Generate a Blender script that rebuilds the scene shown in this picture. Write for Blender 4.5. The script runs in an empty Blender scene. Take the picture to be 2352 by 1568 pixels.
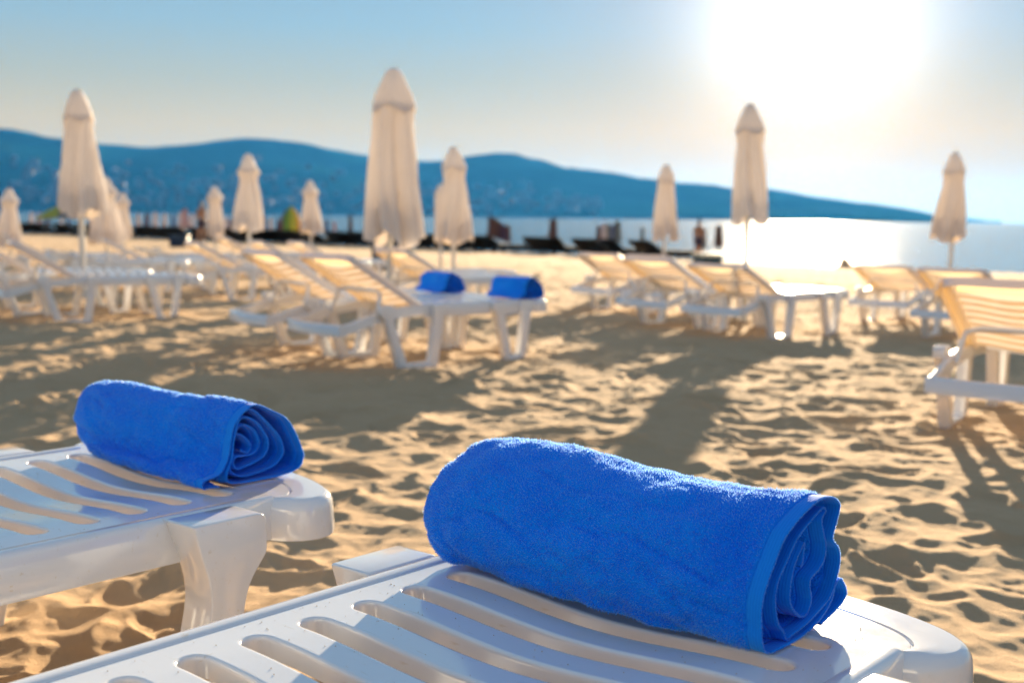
import bpy, bmesh, math, random
import numpy as np
from math import radians, sin, cos, tan, pi, atan2, hypot, sqrt
from mathutils import Vector, Matrix, Quaternion

S = bpy.context.scene
COL = S.collection
rnd = random.Random(7)

# ------------------------------------------------------------------ camera
CAM_Z = 0.86
FPX = 2750.0                       # focal length, in pixels of a 2352 px wide frame
PITCH = math.atan(287.0 / FPX)
ROLL = radians(0.72)
cam_d = bpy.data.cameras.new('camera')
cam_d.sensor_width = 36.0
cam_d.lens = FPX / 2352.0 * 36.0
cam_d.clip_start = 0.05
cam_d.clip_end = 60000
cam_d.dof.use_dof = True
cam_d.dof.focus_distance = 1.62
cam_d.dof.aperture_fstop = 4.3
cam_d.dof.aperture_blades = 0
cam = bpy.data.objects.new('camera', cam_d)
COL.objects.link(cam)
cam.matrix_world = (Matrix.Translation((0, 0, CAM_Z)) @ Matrix.Rotation(pi / 2 - PITCH, 4, 'X')
                    @ Matrix.Rotation(ROLL, 4, 'Z'))
S.camera = cam

# ------------------------------------------------------------------ world and sun
SUN_AZ, SUN_EL = radians(13.7), radians(9.3)
SUN_DIR = Vector((sin(SUN_AZ) * cos(SUN_EL), cos(SUN_AZ) * cos(SUN_EL), sin(SUN_EL)))
world = bpy.data.worlds.new('World')
S.world = world
world.use_nodes = True
nt = world.node_tree
nt.nodes.clear()
w_out = nt.nodes.new('ShaderNodeOutputWorld')
w_bg = nt.nodes.new('ShaderNodeBackground')
w_sky = nt.nodes.new('ShaderNodeTexSky')
w_sky.sky_type = 'NISHITA'
w_sky.sun_disc = False
w_sky.sun_elevation = SUN_EL
w_sky.sun_rotation = SUN_AZ
w_sky.altitude = 0
w_sky.air_density = 1.0
w_sky.dust_density = 1.2
w_sky.ozone_density = 4.0
# a hazy morning: dust flattens the clear-air sky, warms its horizon all round and spreads the sun's aureole
def wnode(kind, **kw):
    n_ = nt.nodes.new(kind)
    for k_, v_ in kw.items():
        setattr(n_, k_, v_)
    return n_
w_gam = wnode('ShaderNodeGamma')
w_gam.inputs['Gamma'].default_value = 0.06
nt.links.new(w_sky.outputs[0], w_gam.inputs['Color'])
w_tc = wnode('ShaderNodeTexCoord')
w_nrm = wnode('ShaderNodeVectorMath', operation='NORMALIZE')
nt.links.new(w_tc.outputs['Generated'], w_nrm.inputs[0])
w_sep = wnode('ShaderNodeSeparateXYZ')
nt.links.new(w_nrm.outputs['Vector'], w_sep.inputs[0])
SKY_STOPS = [(0.0, (1.28, 0.92, 0.46)), (0.07, (1.52, 1.18, 0.66)), (0.11, (1.10, 1.14, 0.96)), (0.15, (0.80, 1.15, 1.36)), (0.20, (0.68, 1.08, 1.46)), (0.45, (0.64, 1.05, 1.52)), (0.75, (0.77, 1.02, 1.34)), (1.0, (0.80, 1.02, 1.32))]
w_ramp = wnode('ShaderNodeValToRGB')
w_el = w_ramp.color_ramp.elements
while len(w_el) < len(SKY_STOPS):
    w_el.new(0.5)
for e_, (p_, c_) in zip(w_el, SKY_STOPS):
    e_.position = p_
    e_.color = (c_[0] / 2.5, c_[1] / 2.5, c_[2] / 2.5, 1)
nt.links.new(w_sep.outputs['Z'], w_ramp.inputs['Fac'])
w_x25 = wnode('ShaderNodeVectorMath', operation='SCALE')
w_x25.inputs['Scale'].default_value = 2.5
nt.links.new(w_ramp.outputs[0], w_x25.inputs[0])
w_mul = wnode('ShaderNodeVectorMath', operation='MULTIPLY')
nt.links.new(w_gam.outputs[0], w_mul.inputs[0])
nt.links.new(w_x25.outputs['Vector'], w_mul.inputs[1])
w_dot = wnode('ShaderNodeVectorMath', operation='DOT_PRODUCT')
nt.links.new(w_nrm.outputs['Vector'], w_dot.inputs[0])
w_dot.inputs[1].default_value = SUN_DIR
w_m1 = wnode('ShaderNodeMath', operation='SUBTRACT')
w_m1.inputs[1].default_value = 1.0
nt.links.new(w_dot.outputs['Value'], w_m1.inputs[0])
w_last = w_mul
for k_, amp in ((60.0, (0.72, 0.28, 0.04)), (330.0, (3.0, 2.85, 2.7))):
    a_ = wnode('ShaderNodeMath', operation='MULTIPLY')
    a_.inputs[1].default_value = k_
    b_ = wnode('ShaderNodeMath', operation='EXPONENT')
    c_ = wnode('ShaderNodeVectorMath', operation='SCALE')
    c_.inputs[0].default_value = amp
    d_ = wnode('ShaderNodeVectorMath', operation='ADD')
    nt.links.new(w_m1.outputs[0], a_.inputs[0])
    nt.links.new(a_.outputs[0], b_.inputs[0])
    nt.links.new(b_.outputs[0], c_.inputs['Scale'])
    nt.links.new(w_last.outputs['Vector'], d_.inputs[0])
    nt.links.new(c_.outputs['Vector'], d_.inputs[1])
    w_last = d_
nt.links.new(w_last.outputs['Vector'], w_bg.inputs['Color'])
w_bg.inputs['Strength'].default_value = 0.10
nt.links.new(w_bg.outputs[0], w_out.inputs['Surface'])

sun_d = bpy.data.lights.new('sun', 'SUN')
sun_d.energy = 5.0
sun_d.angle = radians(0.53)
sun_d.color = (1.0, 0.79, 0.53)
sun = bpy.data.objects.new('sun', sun_d)
sun.rotation_euler = SUN_DIR.to_track_quat('Z', 'Y').to_euler()
sun.location = (0, 0, 30)
COL.objects.link(sun)

S.view_settings.view_transform = 'Standard'
S.view_settings.look = 'None'
S.view_settings.exposure = 1.9
S.view_settings.gamma = 1.0
S.render.engine = 'CYCLES'
S.cycles.use_denoising = True
S.cycles.max_bounces = 8
S.cycles.volume_bounces = 1
S.cycles.sample_clamp_indirect = 6.0
S.cycles.blur_glossy = 0.5

# ------------------------------------------------------------------ materials
def mat(name):
    m = bpy.data.materials.new(name)
    m.use_nodes = True
    n = m.node_tree
    return m, n, n.nodes['Principled BSDF'], n.nodes['Material Output']

def setp(b, **kw):
    for k, v in kw.items():
        b.inputs[k.replace('_', ' ')].default_value = v

def noise(n, scale, detail=3, rough=0.55, coords='Object', stretch=None):
    tc = n.nodes.new('ShaderNodeTexCoord')
    src = tc.outputs[coords]
    if stretch:
        mp = n.nodes.new('ShaderNodeMapping')
        mp.inputs['Scale'].default_value = stretch
        n.links.new(src, mp.inputs['Vector'])
        src = mp.outputs[0]
    t = n.nodes.new('ShaderNodeTexNoise')
    t.inputs['Scale'].default_value = scale
    t.inputs['Detail'].default_value = detail
    t.inputs['Roughness'].default_value = rough
    n.links.new(src, t.inputs['Vector'])
    return t

def ramp(n, src, stops):
    r = n.nodes.new('ShaderNodeValToRGB')
    e = r.color_ramp.elements
    while len(e) < len(stops):
        e.new(0.5)
    for el, (p, c) in zip(e, stops):
        el.position = p
        el.color = (*c, 1)
    n.links.new(src, r.inputs['Fac'])
    return r

def bump(n, b, src, strength, dist):
    k = n.nodes.new('ShaderNodeBump')
    k.inputs['Strength'].default_value = strength
    k.inputs['Distance'].default_value = dist
    n.links.new(src, k.inputs['Height'])
    n.links.new(k.outputs[0], b.inputs['Normal'])
    return k

def simple(name, col, rough=0.6, spec=0.5, var=0.12, scale=6.0, metallic=0.0):
    m, n, b, o = mat(name)
    setp(b, Roughness=rough, Metallic=metallic)
    b.inputs['Specular IOR Level'].default_value = spec
    t = noise(n, scale)
    lo = tuple(c * (1 - var) for c in col)
    hi = tuple(min(1, c * (1 + var)) for c in col)
    r = ramp(n, t.outputs['Fac'], [(0.3, lo), (0.7, hi)])
    n.links.new(r.outputs[0], b.inputs['Base Color'])
    return m

# white moulded plastic: glossy, faintly translucent, with a few brown scuffs
def plastic_mat(name='white_plastic', thin=0.10, glow=(0.95, 0.74, 0.42)):
    m, n, b, o = mat(name)
    setp(b, Roughness=0.24)
    b.inputs['Specular IOR Level'].default_value = 0.8
    b.inputs['Coat Weight'].default_value = 0.7
    b.inputs['Coat Roughness'].default_value = 0.07
    b.inputs['Coat IOR'].default_value = 1.6
    t = noise(n, 30, 6, 0.72)
    white = (0.81, 0.83, 0.86)
    r = ramp(n, t.outputs['Fac'], [(0.0, white), (0.655, white), (0.70, (0.70, 0.66, 0.58)), (0.78, (0.48, 0.38, 0.26))])
    ts = noise(n, 9, 5, 0.7, stretch=(14, 1.2, 9))
    rs = ramp(n, ts.outputs['Fac'], [(0.62, (1, 1, 1)), (0.72, (0.86, 0.80, 0.70))])
    ms = n.nodes.new('ShaderNodeMix')
    ms.data_type, ms.blend_type = 'RGBA', 'MULTIPLY'
    ms.inputs['Factor'].default_value = 1.0
    n.links.new(r.outputs[0], ms.inputs['A'])
    n.links.new(rs.outputs[0], ms.inputs['B'])
    n.links.new(ms.outputs['Result'], b.inputs['Base Color'])
    t2 = noise(n, 14, 4, 0.6)
    r2 = ramp(n, t2.outputs['Fac'], [(0.3, (0.09,) * 3), (0.7, (0.17,) * 3)])
    n.links.new(r2.outputs[0], b.inputs['Roughness'])
    t3 = noise(n, 160, 2)
    bump(n, b, t3.outputs['Fac'], 0.03, 0.002)
    tr = n.nodes.new('ShaderNodeBsdfTranslucent')
    tr.inputs['Color'].default_value = (*glow, 1)
    mx = n.nodes.new('ShaderNodeMixShader')
    mx.inputs[0].default_value = thin
    n.links.new(b.outputs[0], mx.inputs[1])
    n.links.new(tr.outputs[0], mx.inputs[2])
    n.links.new(mx.outputs[0], o.inputs['Surface'])
    return m

def canvas_mat():
    m, n, b, o = mat('cream_canvas')
    setp(b, Roughness=0.85)
    t = noise(n, 5, 4, 0.6)
    r = ramp(n, t.outputs['Fac'], [(0.3, (0.76, 0.70, 0.66)), (0.7, (0.84, 0.79, 0.75))])
    n.links.new(r.outputs[0], b.inputs['Base Color'])
    t3 = noise(n, 300, 2)
    bump(n, b, t3.outputs['Fac'], 0.1, 0.002)
    tr = n.nodes.new('ShaderNodeBsdfTranslucent')
    tr.inputs['Color'].default_value = (0.93, 0.86, 0.79, 1)
    mx = n.nodes.new('ShaderNodeMixShader')
    mx.inputs[0].default_value = 0.34
    n.links.new(b.outputs[0], mx.inputs[1])
    n.links.new(tr.outputs[0], mx.inputs[2])
    n.links.new(mx.outputs[0], o.inputs['Surface'])
    return m

def terry_mat():
    m, n, b, o = mat('blue_terry')
    setp(b, Roughness=0.95)
    b.inputs['Specular IOR Level'].default_value = 0.1
    b.inputs['Sheen Weight'].default_value = 0.25
    b.inputs['Sheen Roughness'].default_value = 0.28
    b.inputs['Sheen Tint'].default_value = (0.75, 0.86, 1.0, 1)
    t = noise(n, 9, 5, 0.65)
    r = ramp(n, t.outputs['Fac'], [(0.3, (0.004, 0.185, 0.88)), (0.7, (0.008, 0.27, 0.97))])
    n.links.new(r.outputs[0], b.inputs['Base Color'])
    tc = n.nodes.new('ShaderNodeTexCoord')
    v = n.nodes.new('ShaderNodeTexVoronoi')
    v.inputs['Scale'].default_value = 330
    n.links.new(tc.outputs['Object'], v.inputs['Vector'])
    bump(n, b, v.outputs['Distance'], 0.6, 0.003)
    return m

def loop_mat():
    m, n, b, o = mat('blue_terry_pile')
    setp(b, Roughness=0.5)
    b.inputs['Specular IOR Level'].default_value = 0.55
    b.inputs['Sheen Weight'].default_value = 0.3
    b.inputs['Sheen Roughness'].default_value = 0.3
    t = noise(n, 7, 6, 0.7)
    r = ramp(n, t.outputs['Fac'], [(0.32, (0.003, 0.20, 0.86)), (0.68, (0.008, 0.35, 0.99))])
    n.links.new(r.outputs[0], b.inputs['Base Color'])
    tr = n.nodes.new('ShaderNodeBsdfTranslucent')
    tr.inputs['Color'].default_value = (0.36, 0.68, 1.0, 1)
    mx = n.nodes.new('ShaderNodeMixShader')
    mx.inputs[0].default_value = 0.42
    n.links.new(b.outputs[0], mx.inputs[1])
    n.links.new(tr.outputs[0], mx.inputs[2])
    n.links.new(mx.outputs[0], o.inputs['Surface'])
    return m

def hem_mat():
    m, n, b, o = mat('blue_woven_hem')
    setp(b, Roughness=0.9)
    b.inputs['Specular IOR Level'].default_value = 0.1
    b.inputs['Sheen Weight'].default_value = 0.2
    b.inputs['Sheen Roughness'].default_value = 0.35
    w = n.nodes.new('ShaderNodeTexWave')
    tc = n.nodes.new('ShaderNodeTexCoord')
    w.bands_direction = 'Y'
    w.inputs['Scale'].default_value = 84
    w.inputs['Distortion'].default_value = 1.2
    w.inputs['Detail'].default_value = 3
    n.links.new(tc.outputs['Object'], w.inputs['Vector'])
    r = ramp(n, w.outputs['Fac'], [(0.1, (0.007, 0.22, 0.84)), (0.9, (0.009, 0.25, 0.89))])
    n.links.new(r.outputs[0], b.inputs['Base Color'])
    wv = noise(n, 420, 2, 0.6)
    ad = n.nodes.new('ShaderNodeMath'); ad.operation = 'ADD'
    n.links.new(w.outputs['Fac'], ad.inputs[0]); n.links.new(wv.outputs['Fac'], ad.inputs[1])
    bump(n, b, ad.outputs[0], 0.25, 0.001)
    return m

def sand_mat():
    m, n, b, o = mat('sand')
    setp(b, Roughness=0.95)
    b.inputs['Specular IOR Level'].default_value = 0.15
    t = noise(n, 0.9, 6, 0.65)
    r = ramp(n, t.outputs['Fac'], [(0.3, (0.53, 0.355, 0.205)), (0.7, (0.63, 0.435, 0.26))])
    t1 = noise(n, 900, 3, 0.7)
    mx = n.nodes.new('ShaderNodeMix')
    mx.data_type = 'RGBA'
    mx.blend_type = 'MULTIPLY'
    mx.inputs['Factor'].default_value = 0.35
    r1 = ramp(n, t1.outputs['Fac'], [(0.3, (0.55, 0.52, 0.48)), (0.6, (1, 1, 1))])
    n.links.new(r.outputs[0], mx.inputs['A'])
    n.links.new(r1.outputs[0], mx.inputs['B'])
    n.links.new(mx.outputs['Result'], b.inputs['Base Color'])
    t2 = noise(n, 60, 8, 0.78)
    bump(n, b, t2.outputs['Fac'], 0.75, 0.014)
    return m

def water_mat():
    m, n, b, o = mat('sea_water')
    setp(b, Roughness=0.12)
    b.inputs['IOR'].default_value = 1.33
    b.inputs['Base Color'].default_value = (0.02, 0.13, 0.22, 1)
    t = noise(n, 1.0, 6, 0.6, stretch=(0.55, 1.1, 1))
    bump(n, b, t.outputs['Fac'], 1.0, 0.2)
    return m

def hill_mat():
    m, n, b, o = mat('hazy_wooded_hillside')
    setp(b, Roughness=0.95)
    b.inputs['Specular IOR Level'].default_value = 0.1
    t = noise(n, 0.004, 4, 0.5)
    r = ramp(n, t.outputs['Fac'], [(0.35, (0.006, 0.055, 0.085)), (0.55, (0.010, 0.068, 0.095)), (0.75, (0.028, 0.085, 0.10))])  # wood colours with part of the distance haze's blue painted in
    df = n.nodes.new('ShaderNodeBsdfDiffuse')
    n.links.new(r.outputs[0], df.inputs['Color'])
    n.links.new(df.outputs[0], o.inputs['Surface'])
    return m

M_PLASTIC = plastic_mat()
M_THIN = plastic_mat('thin_white_plastic', 0.30, (1.0, 0.76, 0.42))
M_CANVAS = canvas_mat()
M_TERRY = terry_mat()
M_HEM = hem_mat()
M_LOOP = loop_mat()
M_SAND = sand_mat()
M_WATER = water_mat()
M_HILL = hill_mat()
M_POLE = simple('white_painted_pole', (0.72, 0.70, 0.66), 0.35)
M_BOLT = simple('grey_cap_metal', (0.35, 0.34, 0.33), 0.4)
M_WICKER = simple('dark_wicker', (0.022, 0.018, 0.015), 0.7, 0.2, 0.3, 20)
M_CUSHION = simple('dark_cushion', (0.035, 0.03, 0.028), 0.9, 0.1)
M_NAVY = simple('navy_plastic', (0.012, 0.035, 0.075), 0.45)
M_TEAL = simple('dark_teal_plastic', (0.02, 0.07, 0.085), 0.45)
M_PAR = {
    'brown': simple('brown_canvas', (0.16, 0.105, 0.10), 0.9, 0.1),
    'plum': simple('plum_canvas', (0.14, 0.10, 0.16), 0.9, 0.1),
    'pale': simple('pale_canvas', (0.62, 0.57, 0.60), 0.9, 0.1),
    'pink': simple('dusty_pink_canvas', (0.50, 0.36, 0.38), 0.9, 0.1),
    'blue': simple('slate_blue_canvas', (0.12, 0.17, 0.34), 0.9, 0.1),
    'grey': simple('grey_canvas', (0.22, 0.25, 0.26), 0.9, 0.1),
    'yellow': simple('yellow_green_canvas', (0.50, 0.52, 0.11), 0.8, 0.1),
    'green': simple('leaf_green_canvas', (0.17, 0.33, 0.09), 0.8, 0.1),
    'orange': simple('orange_canvas', (0.75, 0.36, 0.08), 0.8, 0.1),
}
for m_ in M_PAR.values():
    n_ = m_.node_tree
    b_, o_ = n_.nodes['Principled BSDF'], n_.nodes['Material Output']
    t_ = n_.nodes.new('ShaderNodeBsdfTranslucent')
    x_ = n_.nodes.new('ShaderNodeMixShader')
    x_.inputs[0].default_value = 0.4
    n_.links.new(b_.inputs['Base Color'].links[0].from_socket, t_.inputs['Color'])
    n_.links.new(b_.outputs[0], x_.inputs[1])
    n_.links.new(t_.outputs[0], x_.inputs[2])
    n_.links.new(x_.outputs[0], o_.inputs['Surface'])
M_SKIN = simple('tanned_skin', (0.36, 0.19, 0.12), 0.55)
M_HAIR = simple('dark_hair', (0.025, 0.017, 0.012), 0.6)
M_TRUNKS = simple('dark_swim_shorts', (0.05, 0.035, 0.06), 0.8)
M_WALL = simple('pale_house_wall', (0.12, 0.12, 0.15), 0.8, 0.2, 0.2, 0.01)

# ------------------------------------------------------------------ helpers
def link(o, parent=None, kind=None):
    COL.objects.link(o)
    if parent:
        o.parent = parent
    if kind:
        o['kind'] = kind
    return o

def mesh_obj(name, verts, faces, m, parent=None, smooth=True, kind=None, angle=None):
    me = bpy.data.meshes.new(name)
    me.from_pydata([tuple(map(float, v)) for v in verts], [], faces)
    me.update()
    me.materials.append(m)
    if smooth:
        me.polygons.foreach_set('use_smooth', [True] * len(me.polygons))
        if angle is not None:
            me.set_sharp_from_angle(angle=angle)
    return link(bpy.data.objects.new(name, me), parent, kind)

def big_mesh(name, V, Q, m, parent=None, kind=None, n=4):
    """V float array (N,3), Q int array (M,n)."""
    me = bpy.data.meshes.new(name)
    me.vertices.add(len(V))
    me.vertices.foreach_set('co', np.ascontiguousarray(V, dtype=np.float32).ravel())
    me.loops.add(Q.size)
    me.loops.foreach_set('vertex_index', np.ascontiguousarray(Q, dtype=np.int32).ravel())
    me.polygons.add(len(Q))
    me.polygons.foreach_set('loop_start', np.arange(0, Q.size, n, dtype=np.int32))
    me.polygons.foreach_set('loop_total', np.full(len(Q), n, dtype=np.int32))
    me.polygons.foreach_set('use_smooth', np.ones(len(Q), dtype=bool))
    me.update(calc_edges=True)
    me.validate()
    me.materials.append(m)
    return link(bpy.data.objects.new(name, me), parent, kind)

def empty(name, loc=(0, 0, 0), rz=0.0):
    o = bpy.data.objects.new(name, None)
    o.empty_display_size = 0.1
    o.location = loc
    o.rotation_euler = (0, 0, rz)
    return link(o)

def tag(o, label, cat, group=None):
    o['label'] = label
    o['category'] = cat
    if group:
        o['group'] = group
    return o

def copy_tree(o, parent=None):
    c = o.copy()
    COL.objects.link(c)
    c.parent = parent
    for ch in list(o.children):
        copy_tree(ch, c)
    return c

class MB:
    def __init__(s):
        s.v, s.f = [], []
    def add(s, verts, faces):
        k = len(s.v)
        s.v += [tuple(v) for v in verts]
        s.f += [tuple(i + k for i in f) for f in faces]
    def grid(s, rows, closed=False, caps=False):
        """rows: list of equally long point lists; closed = each row is a loop"""
        n = len(rows[0])
        verts = [p for r in rows for p in r]
        faces = []
        for i in range(len(rows) - 1):
            for j in range(n if closed else n - 1):
                a, b = i * n + j, i * n + (j + 1) % n
                faces.append((a, b, b + n, a + n))
        if caps:
            faces.append(tuple(range(n))[::-1])
            faces.append(tuple(range((len(rows) - 1) * n, len(rows) * n)))
        s.add(verts, faces)
    def tube(s, pts, radii, n=10, caps=True, squash=None):
        rows = []
        for i, p in enumerate(pts):
            p = Vector(p)
            a = Vector(pts[max(i - 1, 0)]); b = Vector(pts[min(i + 1, len(pts) - 1)])
            t = (b - a).normalized()
            u = t.cross(Vector((0, 1, 0)) if abs(t.y) < 0.9 else Vector((1, 0, 0))).normalized()
            w = t.cross(u)
            r = radii[i] if isinstance(radii, (list, tuple)) else radii
            rows.append([p + u * cos(2 * pi * k / n) * r + w * sin(2 * pi * k / n) * r for k in range(n)])
        s.grid(rows, closed=True, caps=caps)
    def build(s, name, m, parent=None, smooth=True, angle=radians(40), kind=None, fix=True):
        o = mesh_obj(name, s.v, s.f, m, parent, smooth, kind, angle)
        if fix:
            bm = bmesh.new(); bm.from_mesh(o.data)
            bmesh.ops.recalc_face_normals(bm, faces=bm.faces)
            bm.to_mesh(o.data); bm.free()
        return o

def rbox(name, size, center, m, parent=None, bev=0.01, seg=2, taper=1.0):
    bm = bmesh.new()
    bmesh.ops.create_cube(bm, size=1)
    for v in bm.verts:
        k = taper if v.co.z < 0 else 1.0
        v.co = Vector((v.co.x * size[0] * k, v.co.y * size[1] * k, v.co.z * size[2])) + Vector(center)
    if bev:
        bmesh.ops.bevel(bm, geom=list(bm.edges), offset=bev, segments=seg, profile=0.5, affect='EDGES')
    me = bpy.data.meshes.new(name)
    bm.to_mesh(me); bm.free()
    me.materials.append(m)
    me.polygons.foreach_set('use_smooth', [True] * len(me.polygons))
    me.set_sharp_from_angle(angle=radians(50))
    return link(bpy.data.objects.new(name, me), parent)

def extrude_poly(name, poly, y0, y1, m, parent=None, bev=0.008, holes=None):
    """side-view outline (x,z) pushed out along y, edges rounded"""
    bm = bmesh.new()
    vs = [bm.verts.new((x, y0, z)) for x, z in poly]
    f = bm.faces.new(vs)
    r = bmesh.ops.extrude_face_region(bm, geom=[f])
    for v in [g for g in r['geom'] if isinstance(g, bmesh.types.BMVert)]:
        v.co.y = y1
    bmesh.ops.recalc_face_normals(bm, faces=bm.faces)
    edges = [e for e in bm.edges if abs(e.verts[0].co.y - e.verts[1].co.y) < 1e-6]
    bmesh.ops.bevel(bm, geom=edges, offset=bev, segments=3, profile=0.5, affect='EDGES', clamp_overlap=True)
    bmesh.ops.triangulate(bm, faces=[f for f in bm.faces if len(f.verts) > 4])
    me = bpy.data.meshes.new(name)
    bm.to_mesh(me); bm.free()
    me.materials.append(m)
    me.polygons.foreach_set('use_smooth', [True] * len(me.polygons))
    me.set_sharp_from_angle(angle=radians(35))
    return link(bpy.data.objects.new(name, me), parent)

def round_corners(poly, r, n=4):
    """replace each corner by a small arc; r = one radius or one per corner"""
    out = []
    N = len(poly)
    for i in range(N):
        p0, p1, p2 = (Vector((*poly[(i + k) % N], 0)) for k in (-1, 0, 1))
        ri = r[i] if isinstance(r, (list, tuple)) else r
        a, b = (p0 - p1), (p2 - p1)
        ri = min(ri, a.length * 0.45, b.length * 0.45)
        a.normalize(); b.normalize()
        s, e = p1 + a * ri, p1 + b * ri
        for k in range(n + 1):
            t = k / n
            q = s * (1 - t) ** 2 + p1 * 2 * t * (1 - t) + e * t * t
            out.append((q.x, q.y))
    return out

def catmull(P, per=6):
    P = np.array(P, float)
    Q = np.vstack([2 * P[0] - P[1], P, 2 * P[-1] - P[-2]])
    out = []
    for i in range(1, len(Q) - 2):
        p0, p1, p2, p3 = Q[i - 1], Q[i], Q[i + 1], Q[i + 2]
        for k in range(per):
            t = k / per
            out.append(0.5 * ((2 * p1) + (-p0 + p2) * t + (2 * p0 - 5 * p1 + 4 * p2 - p3) * t * t
                              + (-p0 + 3 * p1 - 3 * p2 + p3) * t ** 3))
    out.append(P[-1])
    return np.array(out)

# ------------------------------------------------------------------ numpy noise
def _h(ix, iy, seed):
    a = (ix.astype(np.int64) * 374761393 + iy.astype(np.int64) * 668265263 + seed * 2147483647) & 0xFFFFFFFF
    a = ((a ^ (a >> 13)) * 1274126177) & 0xFFFFFFFF
    a = a ^ (a >> 16)
    a = (a * 2246822519) & 0xFFFFFFFF
    a = a ^ (a >> 15)
    return a / 4294967295.0

def vnoise(x, y, seed):
    ix, iy = np.floor(x), np.floor(y)
    fx, fy = x - ix, y - iy
    ux, uy = fx * fx * fx * (fx * (fx * 6 - 15) + 10), fy * fy * fy * (fy * (fy * 6 - 15) + 10)
    a, b = _h(ix, iy, seed), _h(ix + 1, iy, seed)
    c, d = _h(ix, iy + 1, seed), _h(ix + 1, iy + 1, seed)
    return (a * (1 - ux) + b * ux) * (1 - uy) + (c * (1 - ux) + d * ux) * uy - 0.5

def fbm(x, y, seed, oct=4):
    s, a = 0, 1.0
    for k in range(oct):
        s = s + a * vnoise(x * 2 ** k, y * 2 ** k, seed + k * 17)
        a *= 0.5
    return s

def bowls(x, y, cell, seed):
    """dents left by feet: shallow bowls that meet in soft ridges"""
    x, y = x / cell, y / cell
    ix, iy = np.floor(x), np.floor(y)
    best = np.full(x.shape, 9.0)
    second = np.full(x.shape, 9.0)
    for dx in (-1, 0, 1):
        for dy in (-1, 0, 1):
            cx, cy = ix + dx, iy + dy
            px = cx + 0.05 + 0.9 * _h(cx, cy, seed)
            py = cy + 0.05 + 0.9 * _h(cx, cy, seed + 5)
            th = pi * _h(cx, cy, seed + 9)
            el = 0.75 + 0.6 * _h(cx, cy, seed + 13)
            lift = 0.30 * _h(cx, cy, seed + 21)
            ux, uy = x - px, y - py
            a = ux * np.cos(th) + uy * np.sin(th)
            b = -ux * np.sin(th) + uy * np.cos(th)
            d = (a * el) ** 2 + (b / el) ** 2 + lift
            second = np.minimum(second, np.maximum(best, d))
            best = np.minimum(best, d)
    k = 0.10                                       # soften the ridges
    return best - k * np.exp(-np.maximum(second - best, 0) / k) * 0.6

def footprints(x, y, cell, seed):
    """single prints, one to a cell at most: a long dent with a pushed-up rim"""
    ix, iy = np.floor(x / cell), np.floor(y / cell)
    h = np.zeros(x.shape)
    for dx in (-1, 0, 1):
        for dy in (-1, 0, 1):
            cx, cy = ix + dx, iy + dy
            px = (cx + 0.1 + 0.8 * _h(cx, cy, seed)) * cell
            py = (cy + 0.1 + 0.8 * _h(cx, cy, seed + 5)) * cell
            th = pi * _h(cx, cy, seed + 9)
            on = _h(cx, cy, seed + 17) < 0.75
            ux, uy = x - px, y - py
            a = (ux * np.cos(th) + uy * np.sin(th)) / 0.135
            b = (-ux * np.sin(th) + uy * np.cos(th)) / (0.052 + 0.012 * np.clip(a * 1.5, -1, 1))
            q = a * a + b * b
            h += on * (-0.017 * np.exp(-q ** 2.2) + 0.006 * np.exp(-((np.sqrt(q) - 1.22) / 0.2) ** 2))
    return h

def ground_base(x, y):
    u = (x + y) / sqrt(2.0)
    uc = 35.0 + 0.2 * np.minimum(x, 0.0)
    uc = np.maximum(uc, 22.0)
    z = -0.020 * np.clip(u - 5.0, 0, None)
    zc = -0.020 * (uc - 5.0)
    over = np.clip(u - uc, 0, None)
    z = np.where(u > uc, zc - 0.085 * over - 0.0012 * over ** 2 * (over < 30), z)
    return np.maximum(z, -4.0)

def ground_z(x, y):
    return float(ground_base(np.array([x], float), np.array([y], float))[0])

def sand_relief(x, y):
    wx = x + 0.10 * fbm(x * 3.1, y * 3.1, 3, 3)
    wy = y + 0.10 * fbm(x * 3.1 + 40, y * 3.1, 4, 3)
    h = 0.034 * (bowls(wx, wy, 0.215, 11) - 0.35)
    h += 0.0155 * (bowls(wx * 1.07 + 3, wy * 1.07, 0.112, 29) - 0.35)
    h += 0.0028 * (bowls(wx * 0.93 + 5, wy * 1.02, 0.052, 41) - 0.35)
    h += footprints(wx * 0.97 + 1, wy * 1.01 + 2, 0.42, 91)
    h += 0.018 * fbm(x * 0.8, y * 0.8, 51, 3)
    R = np.hypot(x, y)
    h += 0.055 * (bowls(wx * 1.03 + 11, wy + 7, 0.55, 63) - 0.35) * np.clip((R - 8) / 10, 0, 1)
    h += 0.006 * fbm(x * 14, y * 14, 77, 3)
    return h

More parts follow.
